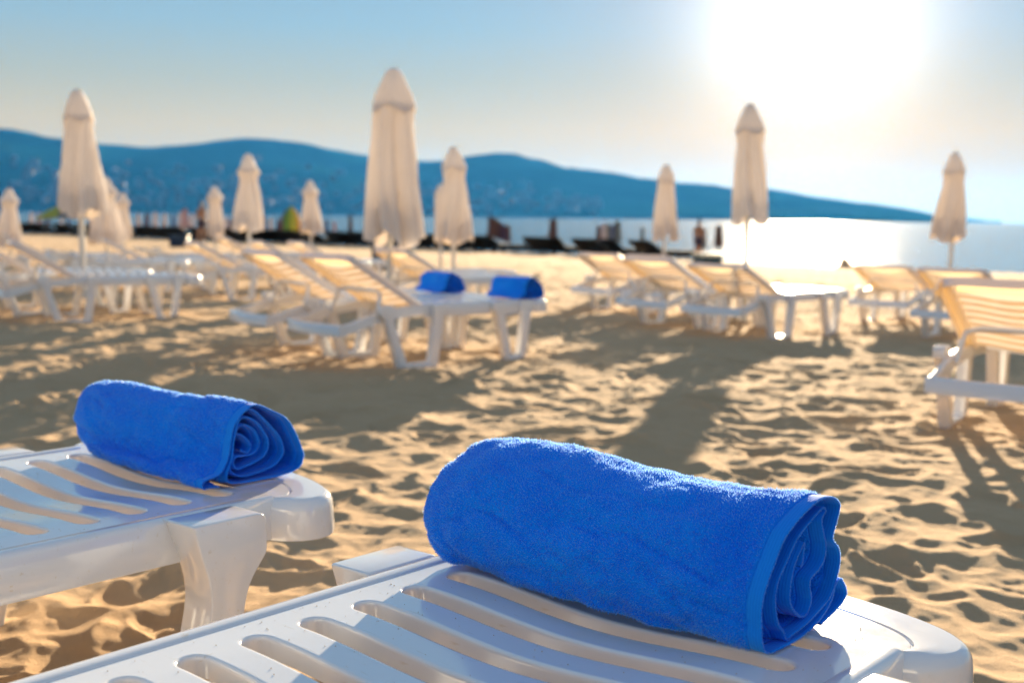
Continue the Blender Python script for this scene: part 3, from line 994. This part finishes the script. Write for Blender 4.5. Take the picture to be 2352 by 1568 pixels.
def roll_towel(path, a0, length, seed, thick=0.0052, wrinkle=1.0, loops=0, tuck=0.02):
    """a towel rolled up: a spiral sheet with thickness, pushed along y; right end at y = 0"""
    P = np.array(path) - np.array([a0, 0.352])
    C = catmull(P, 5)
    N = len(C)
    T = np.gradient(C, axis=0)
    T /= np.linalg.norm(T, axis=1)[:, None] + 1e-9
    Nn = np.stack([-T[:, 1], T[:, 0]], -1)
    arc = np.concatenate([[0], np.cumsum(np.linalg.norm(np.diff(C, axis=0), axis=1))])
    ctr = np.array([C[:, 0].mean(), (C[:, 1].max() + C[:, 1].min()) / 2])
    outer_sign = 1 if np.mean(np.sum(Nn[60:130] * (C[60:130] - ctr), 1)) > 0 else -1
    Nn = Nn * outer_sign
    def layer(y, off, inset=0.0):
        """points of the sheet at depth y, pushed off along the normal"""
        q = y / length
        s_ = 1.0 - 0.20 * max(0, (q - 0.84) / 0.16) ** 2
        c = ctr + (C - ctr) * s_
        # gentle sway of the roll and wrinkles of the cloth
        w = 0.0045 * wrinkle * fbm(arc * 14 + 3 * q, np.full(N, y * 11.0 + seed), seed, 3)
        w += 0.006 * wrinkle * fbm(arc * 5, np.full(N, y * 4.0 + seed), seed + 8, 2)
        cr = fbm(arc * 22 - 6 * y, np.full(N, y * 7.0 + 2 * seed) + arc * 5, seed + 31, 2)
        w -= 0.0065 * wrinkle * np.clip(0.22 - np.abs(cr), 0, 1) / 0.22 * np.clip(1.2 - arc / 0.6, 0, 1)
        dep = np.clip((arc - 0.6) / 0.5, 0, 1)                  # inner turns sit a little deeper
        p_ = c + Nn * (off + w * min(1.0, (y + 0.01) * 14))[:, None]
        z_ = np.maximum(p_[:, 1], off * 0 + 0.0012 + (thick / 2 if off > 0 else 0.0))
        yy = y + 0.006 * dep * (1 - q) + 0.004 * fbm(arc * 9, np.full(N, seed * 1.0), seed + 2, 2)
        yy = yy - tuck * q ** 3 * np.clip(1 - z_ / 0.11, 0, 1)
        xx = p_[:, 0] + 0.006 * sin(q * 5 + seed)
        if tuck > 0.03:                          # the loose flap slips under the roll towards its far end
            xx = xx + 0.085 * q ** 1.3 * np.clip(1 - arc / 0.13, 0, 1) - 0.02 * q * np.exp(-((z_ - 0.06) / 0.04) ** 2) * (xx < 0)
        return np.stack([xx, yy, z_], -1)
    h = thick / 2
    def sheet(ys, close_front, close_back, hh):
        rows_o = [layer(y, hh) for y in ys]
        rows_i = [layer(y, -hh) for y in ys]
        rows = []
        if close_front:
            f1 = layer(ys[0], hh * 0.6); f1[:, 1] -= hh * 0.7
            f0 = layer(ys[0], -hh * 0.6); f0[:, 1] -= hh * 0.7
            rows = [f0, f1]
        rows = rows + rows_o
        if close_back:
            b1 = layer(ys[-1], 0.0); b1[:, 1] += hh
            rows = rows + [b1]
        rows = rows + rows_i[::-1]
        if close_front:
            rows = rows + [rows[0]]
        V = np.concatenate(rows)
        R = len(rows)
        i, j = np.meshgrid(np.arange(R - 1), np.arange(N - 1), indexing='ij')
        a = (i * N + j).ravel()
        Q = np.stack([a, a + 1, a + N + 1, a + N], -1)
        return V, Q, rows_o
    hem_w = 0.019
    ys = np.linspace(hem_w + 0.0012, length, 54)
    V, Q, outer = sheet(ys, True, True, h)
    hv, hq, _ = sheet(np.array([0.0, 0.003, 0.006, 0.010, 0.014, hem_w]), True, True, h * 0.5)
    # loops of the pile: small blades standing off the outer turn
    LV = LF = None
    if loops:
        g = np.random.default_rng(seed)
        O = np.array(outer)                                      # rows, N, 3
        i0, i1 = 0, int(np.searchsorted(arc, 0.78))
        ri = g.integers(0, len(ys) - 1, loops); ci = g.integers(i0, i1, loops)
        fr, fc = g.random(loops), g.random(loops)
        A_, B_, C_, D_ = O[ri, ci], O[ri, ci + 1], O[ri + 1, ci], O[ri + 1, ci + 1]
        base = (A_ * (1 - fc)[:, None] + B_ * fc[:, None]) * (1 - fr)[:, None] + (C_ * (1 - fc)[:, None] + D_ * fc[:, None]) * fr[:, None]
        n_ = np.cross(B_ - A_, C_ - A_); n_ /= np.linalg.norm(n_, axis=1)[:, None] + 1e-12
        nn2 = np.stack([Nn[ci, 0], np.zeros(loops), Nn[ci, 1]], -1)
        n_ *= np.sign(np.sum(n_ * nn2, 1))[:, None]
        rr = g.normal(size=(loops, 3)); rr -= n_ * np.sum(rr * n_, 1)[:, None]
        rr /= np.linalg.norm(rr, axis=1)[:, None] + 1e-9
        hgt = g.uniform(0.0014, 0.0042, loops)
        lean = np.cross(n_, rr)
        b0 = base - rr * 0.0007 - n_ * 0.0003
        b1 = base + rr * 0.0007 - n_ * 0.0003
        tip = base + n_ * hgt[:, None] + lean * (hgt * g.uniform(-0.7, 0.7, loops))[:, None]
        LV = np.stack([b0, b1, tip], 1).reshape(-1, 3)
        # short frayed fibres along the hem's edge
        E0 = layer(0.0, 0.0)
        m_ = 9000
        ci = g.integers(0, N - 1, m_); fc = g.random(m_)[:, None]
        eb = E0[ci] * (1 - fc) + E0[ci + 1] * fc
        eb[:, 1] -= 0.0006
        eb += np.stack([Nn[ci, 0], np.zeros(m_), Nn[ci, 1]], -1) * g.uniform(-0.0012, 0.0012, m_)[:, None]
        dr = g.normal(size=(m_, 3)) * 0.7; dr[:, 1] = -np.abs(dr[:, 1]) - 0.5
        dr /= np.linalg.norm(dr, axis=1)[:, None]
        sd = np.cross(dr, g.normal(size=(m_, 3))); sd /= np.linalg.norm(sd, axis=1)[:, None] + 1e-9
        ln = g.uniform(0.0008, 0.0024, m_)[:, None]
        LV = np.concatenate([LV, np.stack([eb - sd * 0.0004, eb + sd * 0.0004, eb + dr * ln], 1).reshape(-1, 3)])
        LF = np.arange(len(LV)).reshape(-1, 3)
    return V, Q, hv, hq, LV, LF

def towel(path, a0, length, seed, label, group, loops=0, wrinkle=1.0, tuck=0.02):
    root = empty('rolled_towel')
    V, Q, hv, hq, LV, LF = roll_towel(path, a0, length, seed, loops=loops, wrinkle=wrinkle, tuck=tuck)
    o = big_mesh('terry_sheet', V, Q, M_TERRY, root)
    h_ = big_mesh('hem', hv, hq, M_HEM, root)
    if loops:
        l_ = big_mesh('pile_loops', LV, LF, M_LOOP, root, kind='stuff', n=3)
        l_.data.polygons.foreach_set('use_smooth', np.zeros(len(LF), dtype=bool))
    for q in (o, h_):
        bm = bmesh.new(); bm.from_mesh(q.data)
        bmesh.ops.recalc_face_normals(bm, faces=bm.faces)
        bm.to_mesh(q.data); bm.free()
    tag(root, label, 'towel', group)
    return root

RZ = radians(90 - TH)
G_T = 'rolled blue towels on the loungers'
def put(o, a, c, z=0.352, rz=RZ):
    p_ = ta * a + tc * c
    o.location = (p_.x, p_.y, z); o.rotation_euler = (0, 0, rz)
t1 = towel(P1, 1.32, 0.582, 3, 'big rolled blue terry towel in sharp focus on the closest lounger', G_T, loops=95000, wrinkle=1.9)
put(t1, 1.32, -0.6496)
t2 = towel(P2, 1.38, 0.55, 8, 'rolled blue terry towel with a hollow spiral end on the left close lounger', G_T, loops=60000, tuck=0.06)
put(t2, 1.38, -1.826)
t3 = towel(P2, 1.38, 0.40, 14, 'rolled blue towel at the foot end of the nearer central lounger, right of two', G_T)
t4 = towel(P2, 1.38, 0.40, 23, 'rolled blue towel on the farther central lounger, left of two', G_T)
for t_, key, lx, ly in ((t3, 'M2', 0.62, -0.34), (t4, 'M1', 0.56, -0.33)):
    lo = LOUNGERS[key]
    m_ = Matrix.Rotation(lo.rotation_euler.z, 4, 'Z')
    v_ = m_ @ Vector((lx * SC[0], ly * SC[1], SEAT + 0.001))
    t_.location = lo.location + v_
    t_.rotation_euler = (0, 0, lo.rotation_euler.z)
    t_.scale = (0.85, 0.9, 0.92)

# grains of sand blown onto the two close loungers
def grains():
    g = np.random.default_rng(12)
    V, F = [], []
    for lo in (LOUNGERS['F1'], LOUNGERS['F2']):
        c, s_ = cos(lo.rotation_euler.z), sin(lo.rotation_euler.z)
        n_ = 0
        while n_ < 240:
            x, y = g.uniform(-0.05, 0.76), g.uniform(-0.31, 0.31)
            if abs(y) < 0.28 and x < 0.60:                      # keep to the slats, not over a slot
                k = (0.575 - x) / PITCH_S
                if abs(k - round(k)) * PITCH_S < SLOT_R + 0.007:
                    continue
            if x > 0.6 and hypot((x - 0.6) / 0.17, y / 0.33) > 0.9:
                continue
            n_ += 1
            z = SEAT + sag(y) + 0.0003
            r = g.uniform(0.0004, 0.0011)
            p = (lo.location.x + c * x - s_ * y, lo.location.y + s_ * x + c * y, z + lo.location.z)
            k = len(V)
            V += [(p[0] - r, p[1] - r * .6, p[2]), (p[0] + r, p[1] - r * .5, p[2]), (p[0] + r * .1, p[1] + r, p[2]), (p[0], p[1], p[2] + r * 1.3)]
            F += [(k, k + 1, k + 3), (k + 1, k + 2, k + 3), (k + 2, k, k + 3)]
    o = mesh_obj('sand_grains', V, F, M_SAND, smooth=False, kind='stuff')
    tag(o, 'loose grains of sand lying on the slats of the close loungers', 'sand')
grains()

# ------------------------------------------------------------------ closed parasols
def closed_parasol(H, L, seed, label, group, sh=0.125, waist=0.105, hem=0.175, mc=None, mp=None, detail=1):
    """H full height, L canopy length; widths are shares of L"""
    r = random.Random(seed)
    mc = mc or M_CANVAS
    mp = mp or M_POLE
    root = empty('closed_parasol')
    mb = MB()
    mb.tube([(0, 0, -0.15), (0, 0, 0.4), (0, 0, H - 0.03)], 0.028, 12)
    mb.build('pole', mp, root)
    if detail:
        mb = MB()
        mb.tube([(0, 0, H - 0.05), (0, 0, H - 0.01), (0, 0, H + 0.004), (0, 0, H + 0.012)], [0.024, 0.026, 0.02, 0.006], 12)
        mb.build('finial', M_BOLT, root)
    nseg = 96 if detail else 32
    ph = [r.uniform(0, 2 * pi) for _ in range(6)]
    ts = [0.205, 0.222, 0.245, 0.29, 0.35, 0.43, 0.52, 0.62, 0.72, 0.82, 0.90, 0.96, 1.0]
    rows, rin = [], []
    drift = (r.uniform(-0.03, 0.03) * L, r.uniform(-0.03, 0.03) * L)
    for t in ts:
        R = np.interp(t, [0.17, 0.24, 0.34, 0.55, 0.8, 1.0], [sh * 0.8, sh * 0.93, waist, (waist + hem) / 2.05, hem * 0.93, hem]) * L
        k = np.interp(t, [0.17, 0.3, 1.0], [0.04, 0.34, 0.50])
        row = []
        for j in range(nseg):
            f = 2 * pi * j / nseg
            tw = f + 0.5 * sin(2.2 * t + ph[0])
            pl = (abs(sin(2.5 * tw + ph[1])) ** 0.42 - 0.82) * (1 + 0.35 * sin(f + ph[5]))
            pl2 = 0.22 * sin(11 * tw + ph[2] + 3 * t)
            rr = R * (1 + k * (pl + pl2) + 0.10 * t * sin(f + ph[3]) + 0.05 * t * sin(2 * f + ph[4]))
            zz = H - L * t
            if t > 0.85:
                zz -= (t - 0.85) / 0.15 * L * 0.035 * (sin(4 * tw + ph[1]) + 0.7 * sin(f * 2 + ph[5]))
            row.append((rr * cos(f) + drift[0] * t * t, rr * sin(f) + drift[1] * t * t, zz))
        rows.append(row)
    last = rows[-1]
    rows.append([((x - drift[0]) * 0.86 + drift[0], (y - drift[1]) * 0.86 + drift[1], z + 0.012 * L) for x, y, z in last])
    rows.append([((x - drift[0]) * 0.75 + drift[0], (y - drift[1]) * 0.75 + drift[1], z + 0.2 * L) for x, y, z in last])
    mb = MB(); mb.grid(rows, closed=True)
    mb.build('canopy', mc, root, angle=radians(80))
    # vent cap: a cone that overhangs the gathered cloth
    rows = []
    for t, R in ((0.0, 0.016), (0.004, 0.034), (0.03, 0.052), (0.10, 0.083), (0.17, 0.109), (0.225, sh * 1.0), (0.24, sh * 1.03), (0.243, sh * 1.0), (0.225, sh * 0.93)):
        row = []
        for j in range(nseg):
            f = 2 * pi * j / nseg
            rr = R * L * (1 + (0.05 * min(1, t * 6)) * (abs(sin(4 * f + ph[1])) - 0.5) + 0.06 * t * 4 * sin(f + ph[3]))
            row.append((rr * cos(f), rr * sin(f), H - L * t - 0.02 * L * (t > 0.15) * sin(4 * f + ph[1])))
        rows.append(row)
    mb = MB(); mb.grid(rows, closed=True)
    mb.build('vent_cap', mc, root, angle=radians(60))
    tag(root, label, 'parasol', group)
    return root

G_P = 'closed cream parasols'
HOR = lambda px: 500.0 + (px - 1176) * 0.0125 - 3.5
def parasol(px, top, hem_px, d, label, seed, tilt=0.0, **kw):
    p_ = px_point(px, d)
    g = ground_z(p_.x, p_.y)
    ztop = CAM_Z + (HOR(px) - top) / FPX * d
    L = (hem_px - top) / FPX * d
    o = closed_parasol(ztop - g, L, seed, label, G_P, **kw)
    o.location = (p_.x, p_.y, g)
    lean = random.Random(seed * 13)
    o.rotation_euler = (lean.uniform(-0.012, 0.012), tilt or lean.uniform(-0.010, 0.010), 0)
    return o
parasol(892, 165, 548, 11.0, 'tallest closed cream parasol standing behind the two central loungers', 1, tilt=radians(1.2), waist=0.112, hem=0.160)
parasol(188, 213, 487, 12.0, 'tall closed cream parasol at the left, its white pole beside a lounger', 2, hem=0.185, sh=0.12)
parasol(1718, 245, 508, 11.0, 'tall closed cream parasol dark against the sun glare, left of the glitter path', 4, hem=0.15, waist=0.1)
parasol(2189, 352, 547, 16.5, 'closed parasol in shade against the open sea at the far right', 5, hem=0.19)
parasol(1043, 340, 550, 15.6, 'closed cream parasol just right of the tallest one', 6, hem=0.19, sh=0.13)
parasol(572, 355, 525, 19.0, 'closed cream parasol with a broad hem over the left central backrest', 7, hem=0.19, sh=0.15)
parasol(1526, 380, 547, 19.5, 'small slim closed parasol against the water, left of the sun-glare one', 8, hem=0.16, sh=0.11)
parasol(714, 415, 533, 26.0, 'small closed cream parasol next to the green and yellow one', 9, hem=0.2, sh=0.16)
parasol(494, 428, 540, 27.0, 'small closed cream parasol left of the broad-hemmed one', 10, hem=0.16, sh=0.16)
parasol(22, 433, 562, 23.0, 'closed cream parasol at the far left edge of the beach', 11, hem=0.21, sh=0.16)
parasol(243, 408, 556, 21.0, 'closed cream parasol half hidden behind the tall left one', 12, hem=0.24, sh=0.16)
parasol(282, 443, 545, 27.5, 'small closed cream parasol peeping out right of the half hidden one', 13, hem=0.18, sh=0.16)
parasol(1013, 425, 552, 22.0, 'closed parasol squeezed between the tallest one and its right neighbour', 15, hem=0.13, sh=0.11)

# ------------------------------------------------------------------ dark loungers and parasols along the water's edge
def crest_point(px, back):
    """where column px meets the line 'back' metres inland of the crest"""
    r_ = ray(px, 500); k = r_.x / r_.y
    lo, hi = 5.0, 130.0
    for _ in range(50):
        m_ = (lo + hi) / 2
        x = k * m_
        uc = max(35.0 + 0.2 * min(x, 0), 22.0)
        if (x + m_) / sqrt(2) < uc - back:
            lo = m_
        else:
            hi = m_
    return Vector((k * lo, lo, ground_z(k * lo, lo)))

def make_dark_lounger():
    root = empty('dark_lounger')
    rbox('base', (1.35, 0.72, 0.15), (0.25, 0, 0.165), M_WICKER, root, 0.02)
    for sx in (-0.3, 0.8):
        for sy in (-0.3, 0.3):
            rbox('leg', (0.06, 0.06, 0.17), (sx, sy, 0.015), M_WICKER, root, 0.008, 1)
    rbox('cushion', (1.28, 0.64, 0.07), (0.26, 0, 0.277), M_CUSHION, root, 0.025)
    b_ = rbox('backrest', (0.62, 0.70, 0.10), (-0.31, 0, 0), M_WICKER, root, 0.02)
    b_.location = (-0.60, 0, 0.33); b_.rotation_euler = (0, radians(30), 0)
    return root
dark = make_dark_lounger()
G_D = "dark loungers along the water's edge"
L_D = "dark low lounger in the long row along the water's edge"
first = True
def dark_lounger(px, back, rz, label=L_D):
    global first
    o = dark if first else copy_tree(dark)
    first = False
    p_ = crest_point(px, back)
    o.location = (p_.x, p_.y, p_.z); o.rotation_euler = (0, 0, rz)
    tag(o, label, 'dark lounger', G_D)
px = 40
while px < 1185:
    dark_lounger(px, rnd.uniform(0.6, 1.6), radians(45 + rnd.uniform(-14, 14)))
    px += rnd.uniform(17, 31) if px > 700 else rnd.uniform(13, 24)
for px, b_ in ((1243, 0.9), (1268, 1.3), (1298, 0.8), (1362, 0.8), (1388, 1.2), (1412, 1.3), (1440, 0.7), (1512, 1.2), (1545, 0.8)):
    dark_lounger(px, b_, radians(45 + rnd.uniform(-25, 25)), 'dark low lounger in the small clump under the lone brown parasol' if px < 1320 else
                 'dark low lounger in the clump below the grey and blue parasol cluster' if px < 1480 else
                 'dark low lounger under the small slim cream parasol, left of the teal bin')

G_FP = 'small closed parasols by the water'
FAR_LABEL = {'brown': 'small closed brown parasol standing at the water edge', 'plum': 'small closed plum parasol standing at the water edge',
             'pale': 'small closed pale parasol standing at the water edge', 'pink': 'small closed dusty pink parasol standing at the water edge',
             'blue': 'small closed slate blue parasol standing at the water edge', 'grey': 'small closed grey parasol standing at the water edge'}
FAR_PROTO = {}
FAR_OWN = {1271: 'lone small brown parasol above a clump of dark loungers', 1476: 'lone small grey parasol standing against the pale water',
           1616: 'small grey parasol behind the teal bin', 1652: 'small brown parasol just right of the teal bin',
           1376: 'brown parasol at the left of the grey and blue cluster', 1388: 'pale parasol within the grey and blue cluster',
           1398: 'grey parasol in the middle of the grey and blue cluster', 1409: 'slate blue parasol within the cluster above dark loungers',
           1419: 'grey parasol at the right of the grey and blue cluster'}
def far_parasol(px, top, hem_px, col, back=-3.0):
    p_ = crest_point(px, back)
    d = p_.y
    ztop = CAM_Z + (HOR(px) - top) / FPX * d
    L = (hem_px - top) / FPX * d
    H = ztop - p_.z
    if col not in FAR_PROTO:
        o = closed_parasol(2.0, 1.1, 77 + len(FAR_PROTO), '', G_FP, hem=0.13, waist=0.09, sh=0.11, mc=M_PAR[col], detail=0)
        FAR_PROTO[col] = o
    else:
        o = copy_tree(FAR_PROTO[col])
    s_ = H / 2.0
    o.location = p_; o.scale = ((1.5 if px > 1200 else 1.15 if px > 1100 else 0.9) * L / 1.1,) * 2 + (s_,)
    o.rotation_euler = (0, 0, rnd.uniform(0, 6.28))
    own = FAR_OWN.get(px)
    if own is None and 1120 < px < 1175:
        own = 'small ' + col + ' parasol in the tight row right of the cream parasol pair'
    tag(o, own or FAR_LABEL[col], 'parasol', G_FP)
for px, top, hm, c in ((1127, 494, 545, 'brown'), (1136, 499, 544, 'brown'), (1145, 505, 542, 'brown'), (1153, 510, 545, 'plum'), (1160, 515, 545, 'plum'), (1168, 515, 556, 'brown'),
                       (1271, 500, 556, 'brown'), (1376, 516, 552, 'brown'), (1388, 510, 548, 'pale'), (1398, 512, 548, 'grey'), (1409, 514, 550, 'blue'), (1419, 506, 556, 'grey'),
                       (1476, 520, 546, 'grey'), (1616, 522, 566, 'grey'), (1652, 515, 566, 'brown'), (805, 492, 536, 'brown'), (840, 508, 536, 'plum'), (768, 506, 548, 'pink'),
                       (878, 495, 545, 'pale'), (640, 500, 545, 'plum'), (655, 496, 545, 'blue'), (622, 498, 540, 'pale'), (608, 494, 540, 'blue'), (530, 500, 545, 'plum'),
                       (519, 496, 545, 'pale'), (425, 478, 540, 'pink'), (415, 486, 540, 'pale'), (440, 490, 545, 'pale'), (398, 492, 535, 'blue'), (378, 488, 535, 'pale'),
                       (356, 486, 540, 'pale'), (338, 488, 540, 'plum'), (318, 490, 540, 'pale'), (110, 492, 530, 'plum'),
                       (140, 500, 530, 'pale'), (158, 495, 530, 'blue'), (90, 488, 530, 'pink'), (207, 490, 530, 'pale'), (72, 486, 530, 'pale'), (750, 500, 545, 'blue')):
    far_parasol(px, top, hm, c, rnd.uniform(-4.5, -2.2))

# the striped closed parasol and the open yellow one
def striped_parasol():
    root = empty('striped_parasol')
    p_ = crest_point(668, -2.0)
    d = p_.y
    L = (548 - 478) / FPX * d; H = CAM_Z + (HOR(668) - 474) / FPX * d - p_.z
    mb = MB(); mb.tube([(0, 0, -0.2), (0, 0, H)], 0.03, 8); mb.build('pole', M_POLE, root)
    cols = ['plum', 'green', 'yellow', 'orange', 'green', 'yellow', 'green', 'orange']
    for k in range(8):
        rows = []
        for t in np.linspace(0, 1, 9):
            R = np.interp(t, [0, 0.2, 0.5, 1.0], [0.03, 0.22, 0.30, 0.33]) * L
            rows.append([((R * (1 + 0.12 * sin(pi * q / 4)) if 1 else 0) * cos(2 * pi * (k + q / 4) / 8), R * (1 + 0.12 * sin(pi * q / 4)) * sin(2 * pi * (k + q / 4) / 8), H - L * t) for q in range(5)])
        mb = MB(); mb.grid(rows); o = mb.build('panel', M_PAR[cols[k]], root, fix=False)
        o['label'] = {'plum': 'purple', 'green': 'green', 'yellow': 'yellow', 'orange': 'orange'}[cols[k]] + ' canopy panel'
    root.location = p_
    root.rotation_euler = (0, 0, radians(185))
    tag(root, 'closed green, yellow and purple parasol standing left of a small cream one', 'parasol')
striped_parasol()

def open_parasol():
    root = empty('open_parasol')
    p_ = crest_point(150, -1.5)
    d = p_.y
    H = CAM_Z + (HOR(150) - 472) / FPX * d - p_.z
    R0 = 62 / FPX * d
    mb = MB(); mb.tube([(0, 0, -0.2), (0, 0, H)], 0.03, 8); mb.build('pole', M_POLE, root)
    cols = ['yellow', 'yellow', 'grey', 'blue', 'grey', 'yellow', 'blue', 'grey']
    for k in range(8):
        rows = []
        for t in np.linspace(0, 1, 7):
            rows.append([(R0 * t * cos(2 * pi * (k + q / 4) / 8) * (1 - 0.05 * sin(pi * q / 4) * t), R0 * t * sin(2 * pi * (k + q / 4) / 8) * (1 - 0.05 * sin(pi * q / 4) * t), H - 0.42 * R0 * t ** 1.8) for q in range(5)])
        rows = rows + [[(x * 0.985, y * 0.985, z - 0.02) for x, y, z in r_] for r_ in rows[::-1]]
        mb = MB(); mb.grid(rows); o = mb.build('panel', M_PAR[cols[k]], root, fix=False)
        o['label'] = {'yellow': 'yellow', 'grey': 'grey', 'blue': 'blue'}[cols[k]] + ' canopy panel'
    root.location = p_
    root.rotation_euler = (0, radians(6), radians(190))
    tag(root, 'open beach parasol with bright yellow panels near the left edge', 'parasol')
open_parasol()

# ------------------------------------------------------------------ bins, sand heap and people
def storage_bin(px, back, size, m, label, rz):
    root = empty('storage_bin')
    p_ = crest_point(px, back)
    w, d, h = size
    rbox('body', (w, d, h), (0, 0, h / 2 - 0.05), m, root, 0.03, 2, taper=0.9)
    rbox('lid', (w * 1.05, d * 1.06, 0.07), (0, 0, h + 0.0), m, root, 0.02)
    rbox('handle', (w * 0.35, 0.04, 0.05), (0, -d / 2 - 0.025, h * 0.7), m, root, 0.012)
    root.location = p_; root.rotation_euler = (0, 0, rz)
    tag(root, label, 'storage bin')
storage_bin(411, 12.0, (0.62, 0.5, 0.36), M_NAVY, 'navy storage bin standing before the dark loungers at the left', 0.1)
storage_bin(872, 20.0, (0.30, 0.36, 0.50), M_NAVY, 'navy storage bin half hidden by the tallest parasol', 0.2)
storage_bin(1628, 9.0, (0.78, 0.5, 0.34), M_TEAL, 'dark teal storage bin between the right parasols at the water edge', -0.1)

def sand_heap():
    p_ = crest_point(1941, 1.5)
    rows = []
    for t in np.linspace(0, 1, 9):
        R = 0.36 * (t ** 0.8)
        rows.append([(R * cos(f) * (1 + 0.2 * sin(3 * f + 1)) + 0.12 * t, R * sin(f) * (1 + 0.15 * sin(2 * f)), 0.36 * (1 - t) ** 1.2 + 0.03 * sin(5 * f) * t * (1 - t) * 2 - 0.06 * t) for f in np.linspace(0, 2 * pi, 19)[:-1]])
    mb = MB(); mb.grid(rows, closed=True)
    o = mb.build('sand_heap', M_SAND)
    o.location = p_
    tag(o, 'small peaked heap of sand at the edge of the glittering water', 'sand heap')
sand_heap()

def person(name, p_, H, joints, radii, edges, rz, shorts_m, label):
    """one skinned body grown from a joint skeleton, then hair and shorts as children"""
    me = bpy.data.meshes.new(name)
    me.from_pydata([tuple(c * H for c in j) for j in joints], edges, [])
    o = bpy.data.objects.new(name, me); COL.objects.link(o)
    md = o.modifiers.new('skin', 'SKIN')
    md.use_smooth_shade = True
    for v, r_ in zip(me.skin_vertices[0].data, radii):
        v.radius = (r_[0] * H, r_[1] * H)
    me.skin_vertices[0].data[0].use_root = True
    sd = o.modifiers.new('sub', 'SUBSURF'); sd.levels = 2; sd.render_levels = 2
    bpy.context.view_layer.update()
    dg = bpy.context.evaluated_depsgraph_get()
    nm = bpy.data.meshes.new_from_object(o.evaluated_get(dg))
    o.modifiers.clear()
    o.data = nm
    nm.materials.clear(); nm.materials.append(M_SKIN)
    nm.polygons.foreach_set('use_smooth', [True] * len(nm.polygons))
    # hair: a cap over the back and top of the head
    rows = []
    hc = Vector((0, -0.005 * H, 0.945 * H))
    for t in np.linspace(0, 1, 7):
        th = t * 1.75
        rows.append([(hc.x + 0.056 * H * sin(th) * cos(f), hc.y + 0.066 * H * sin(th) * sin(f) - 0.012 * H * t, hc.z + 0.064 * H * cos(th) + (0.05 * H * t * t if sin(f) > 0.3 else -0.01 * H * t)) for f in np.linspace(0, 2 * pi, 21)[:-1]])
    mb = MB(); mb.grid(rows, closed=True); mb.build('hair', M_HAIR, o)
    mb = MB()
    rows = [[(0.105 * H * k * cos(f), 0.078 * H * k * sin(f), z * H) for f in np.linspace(0, 2 * pi, 21)[:-1]] for z, k in ((0.585, 0.9), (0.56, 0.98), (0.52, 1.06), (0.47, 1.1))]
    mb.grid(rows, closed=True)
    for sx in (-1, 1):
        rows = [[(sx * 0.055 * H + 0.058 * H * k * cos(f), 0.066 * H * k * sin(f), z * H) for f in np.linspace(0, 2 * pi, 17)[:-1]] for z, k in ((0.49, 0.9), (0.44, 1.02), (0.38, 1.06), (0.375, 0.9))]
        mb.grid(rows, closed=True)
    mb.build('shorts', shorts_m, o)
    o.location = p_; o.rotation_euler = (0, 0, rz)
    tag(o, label, 'person')
    return o
J = [(0, 0, .53), (0, 0, .60), (0, .004, .68), (0, .008, .76), (0, .004, .815), (0, -.002, .865), (0, -.008, .90), (0, -.012, .945), (0, -.010, .985),
     (-.055, 0, .50), (-.062, -.012, .29), (-.064, .012, .05), (-.068, -.07, .015), (.055, 0, .50), (.066, .03, .29), (.07, .06, .05), (.074, -.02, .015),
     (-.10, .004, .80), (-.135, .01, .63), (-.142, -.03, .49), (-.142, -.045, .44), (.10, .004, .80), (.14, .015, .64), (.15, -.02, .50), (.15, -.04, .45),
     (0, -.068, .938), (-.150, -.055, .40), (-.136, -.062, .405), (.158, -.05, .41), (.144, -.056, .415)]
RD = [(.085, .068), (.075, .058), (.088, .062), (.098, .064), (.07, .05), (.030, .030), (.040, .045), (.048, .058), (.040, .048),
      (.058, .060), (.040, .042), (.022, .026), (.018, .016), (.058, .060), (.040, .042), (.022, .026), (.018, .016),
      (.038, .038), (.026, .026), (.018, .018), (.020, .012), (.038, .038), (.026, .026), (.018, .018), (.020, .012),
      (.010, .010), (.007, .007), (.007, .007), (.007, .007), (.007, .007)]
EG = [(0, 1), (1, 2), (2, 3), (3, 4), (4, 5), (5, 6), (6, 7), (7, 8), (0, 9), (9, 10), (10, 11), (11, 12), (0, 13), (13, 14), (14, 15), (15, 16),
      (4, 17), (17, 18), (18, 19), (19, 20), (4, 21), (21, 22), (22, 23), (23, 24), (7, 25), (20, 26), (20, 27), (24, 28), (24, 29)]
pp = crest_point(463, 6.0)
hgt = (95 / FPX * pp.y)
per = person('person', pp, min(max(hgt, 1.2), 1.8), J, RD, EG, radians(150), M_TRUNKS, 'tanned person with dark hair in dark shorts walking among the far left parasols')

p2 = copy_tree(per)
pb = crest_point(1606, 2.0)
p2.location = pb
p2.rotation_euler = (0, 0, radians(25))
s_ = 0.80
p2.scale = (s_, s_, s_)
tag(p2, 'distant dark figure of a person standing behind the teal bin', 'person')
for o_ in [p2] + list(p2.children):
    if o_.name.startswith('shorts'):
        o_.name = 'shorts.001'

for m_ in bpy.data.meshes:
    m_.update()
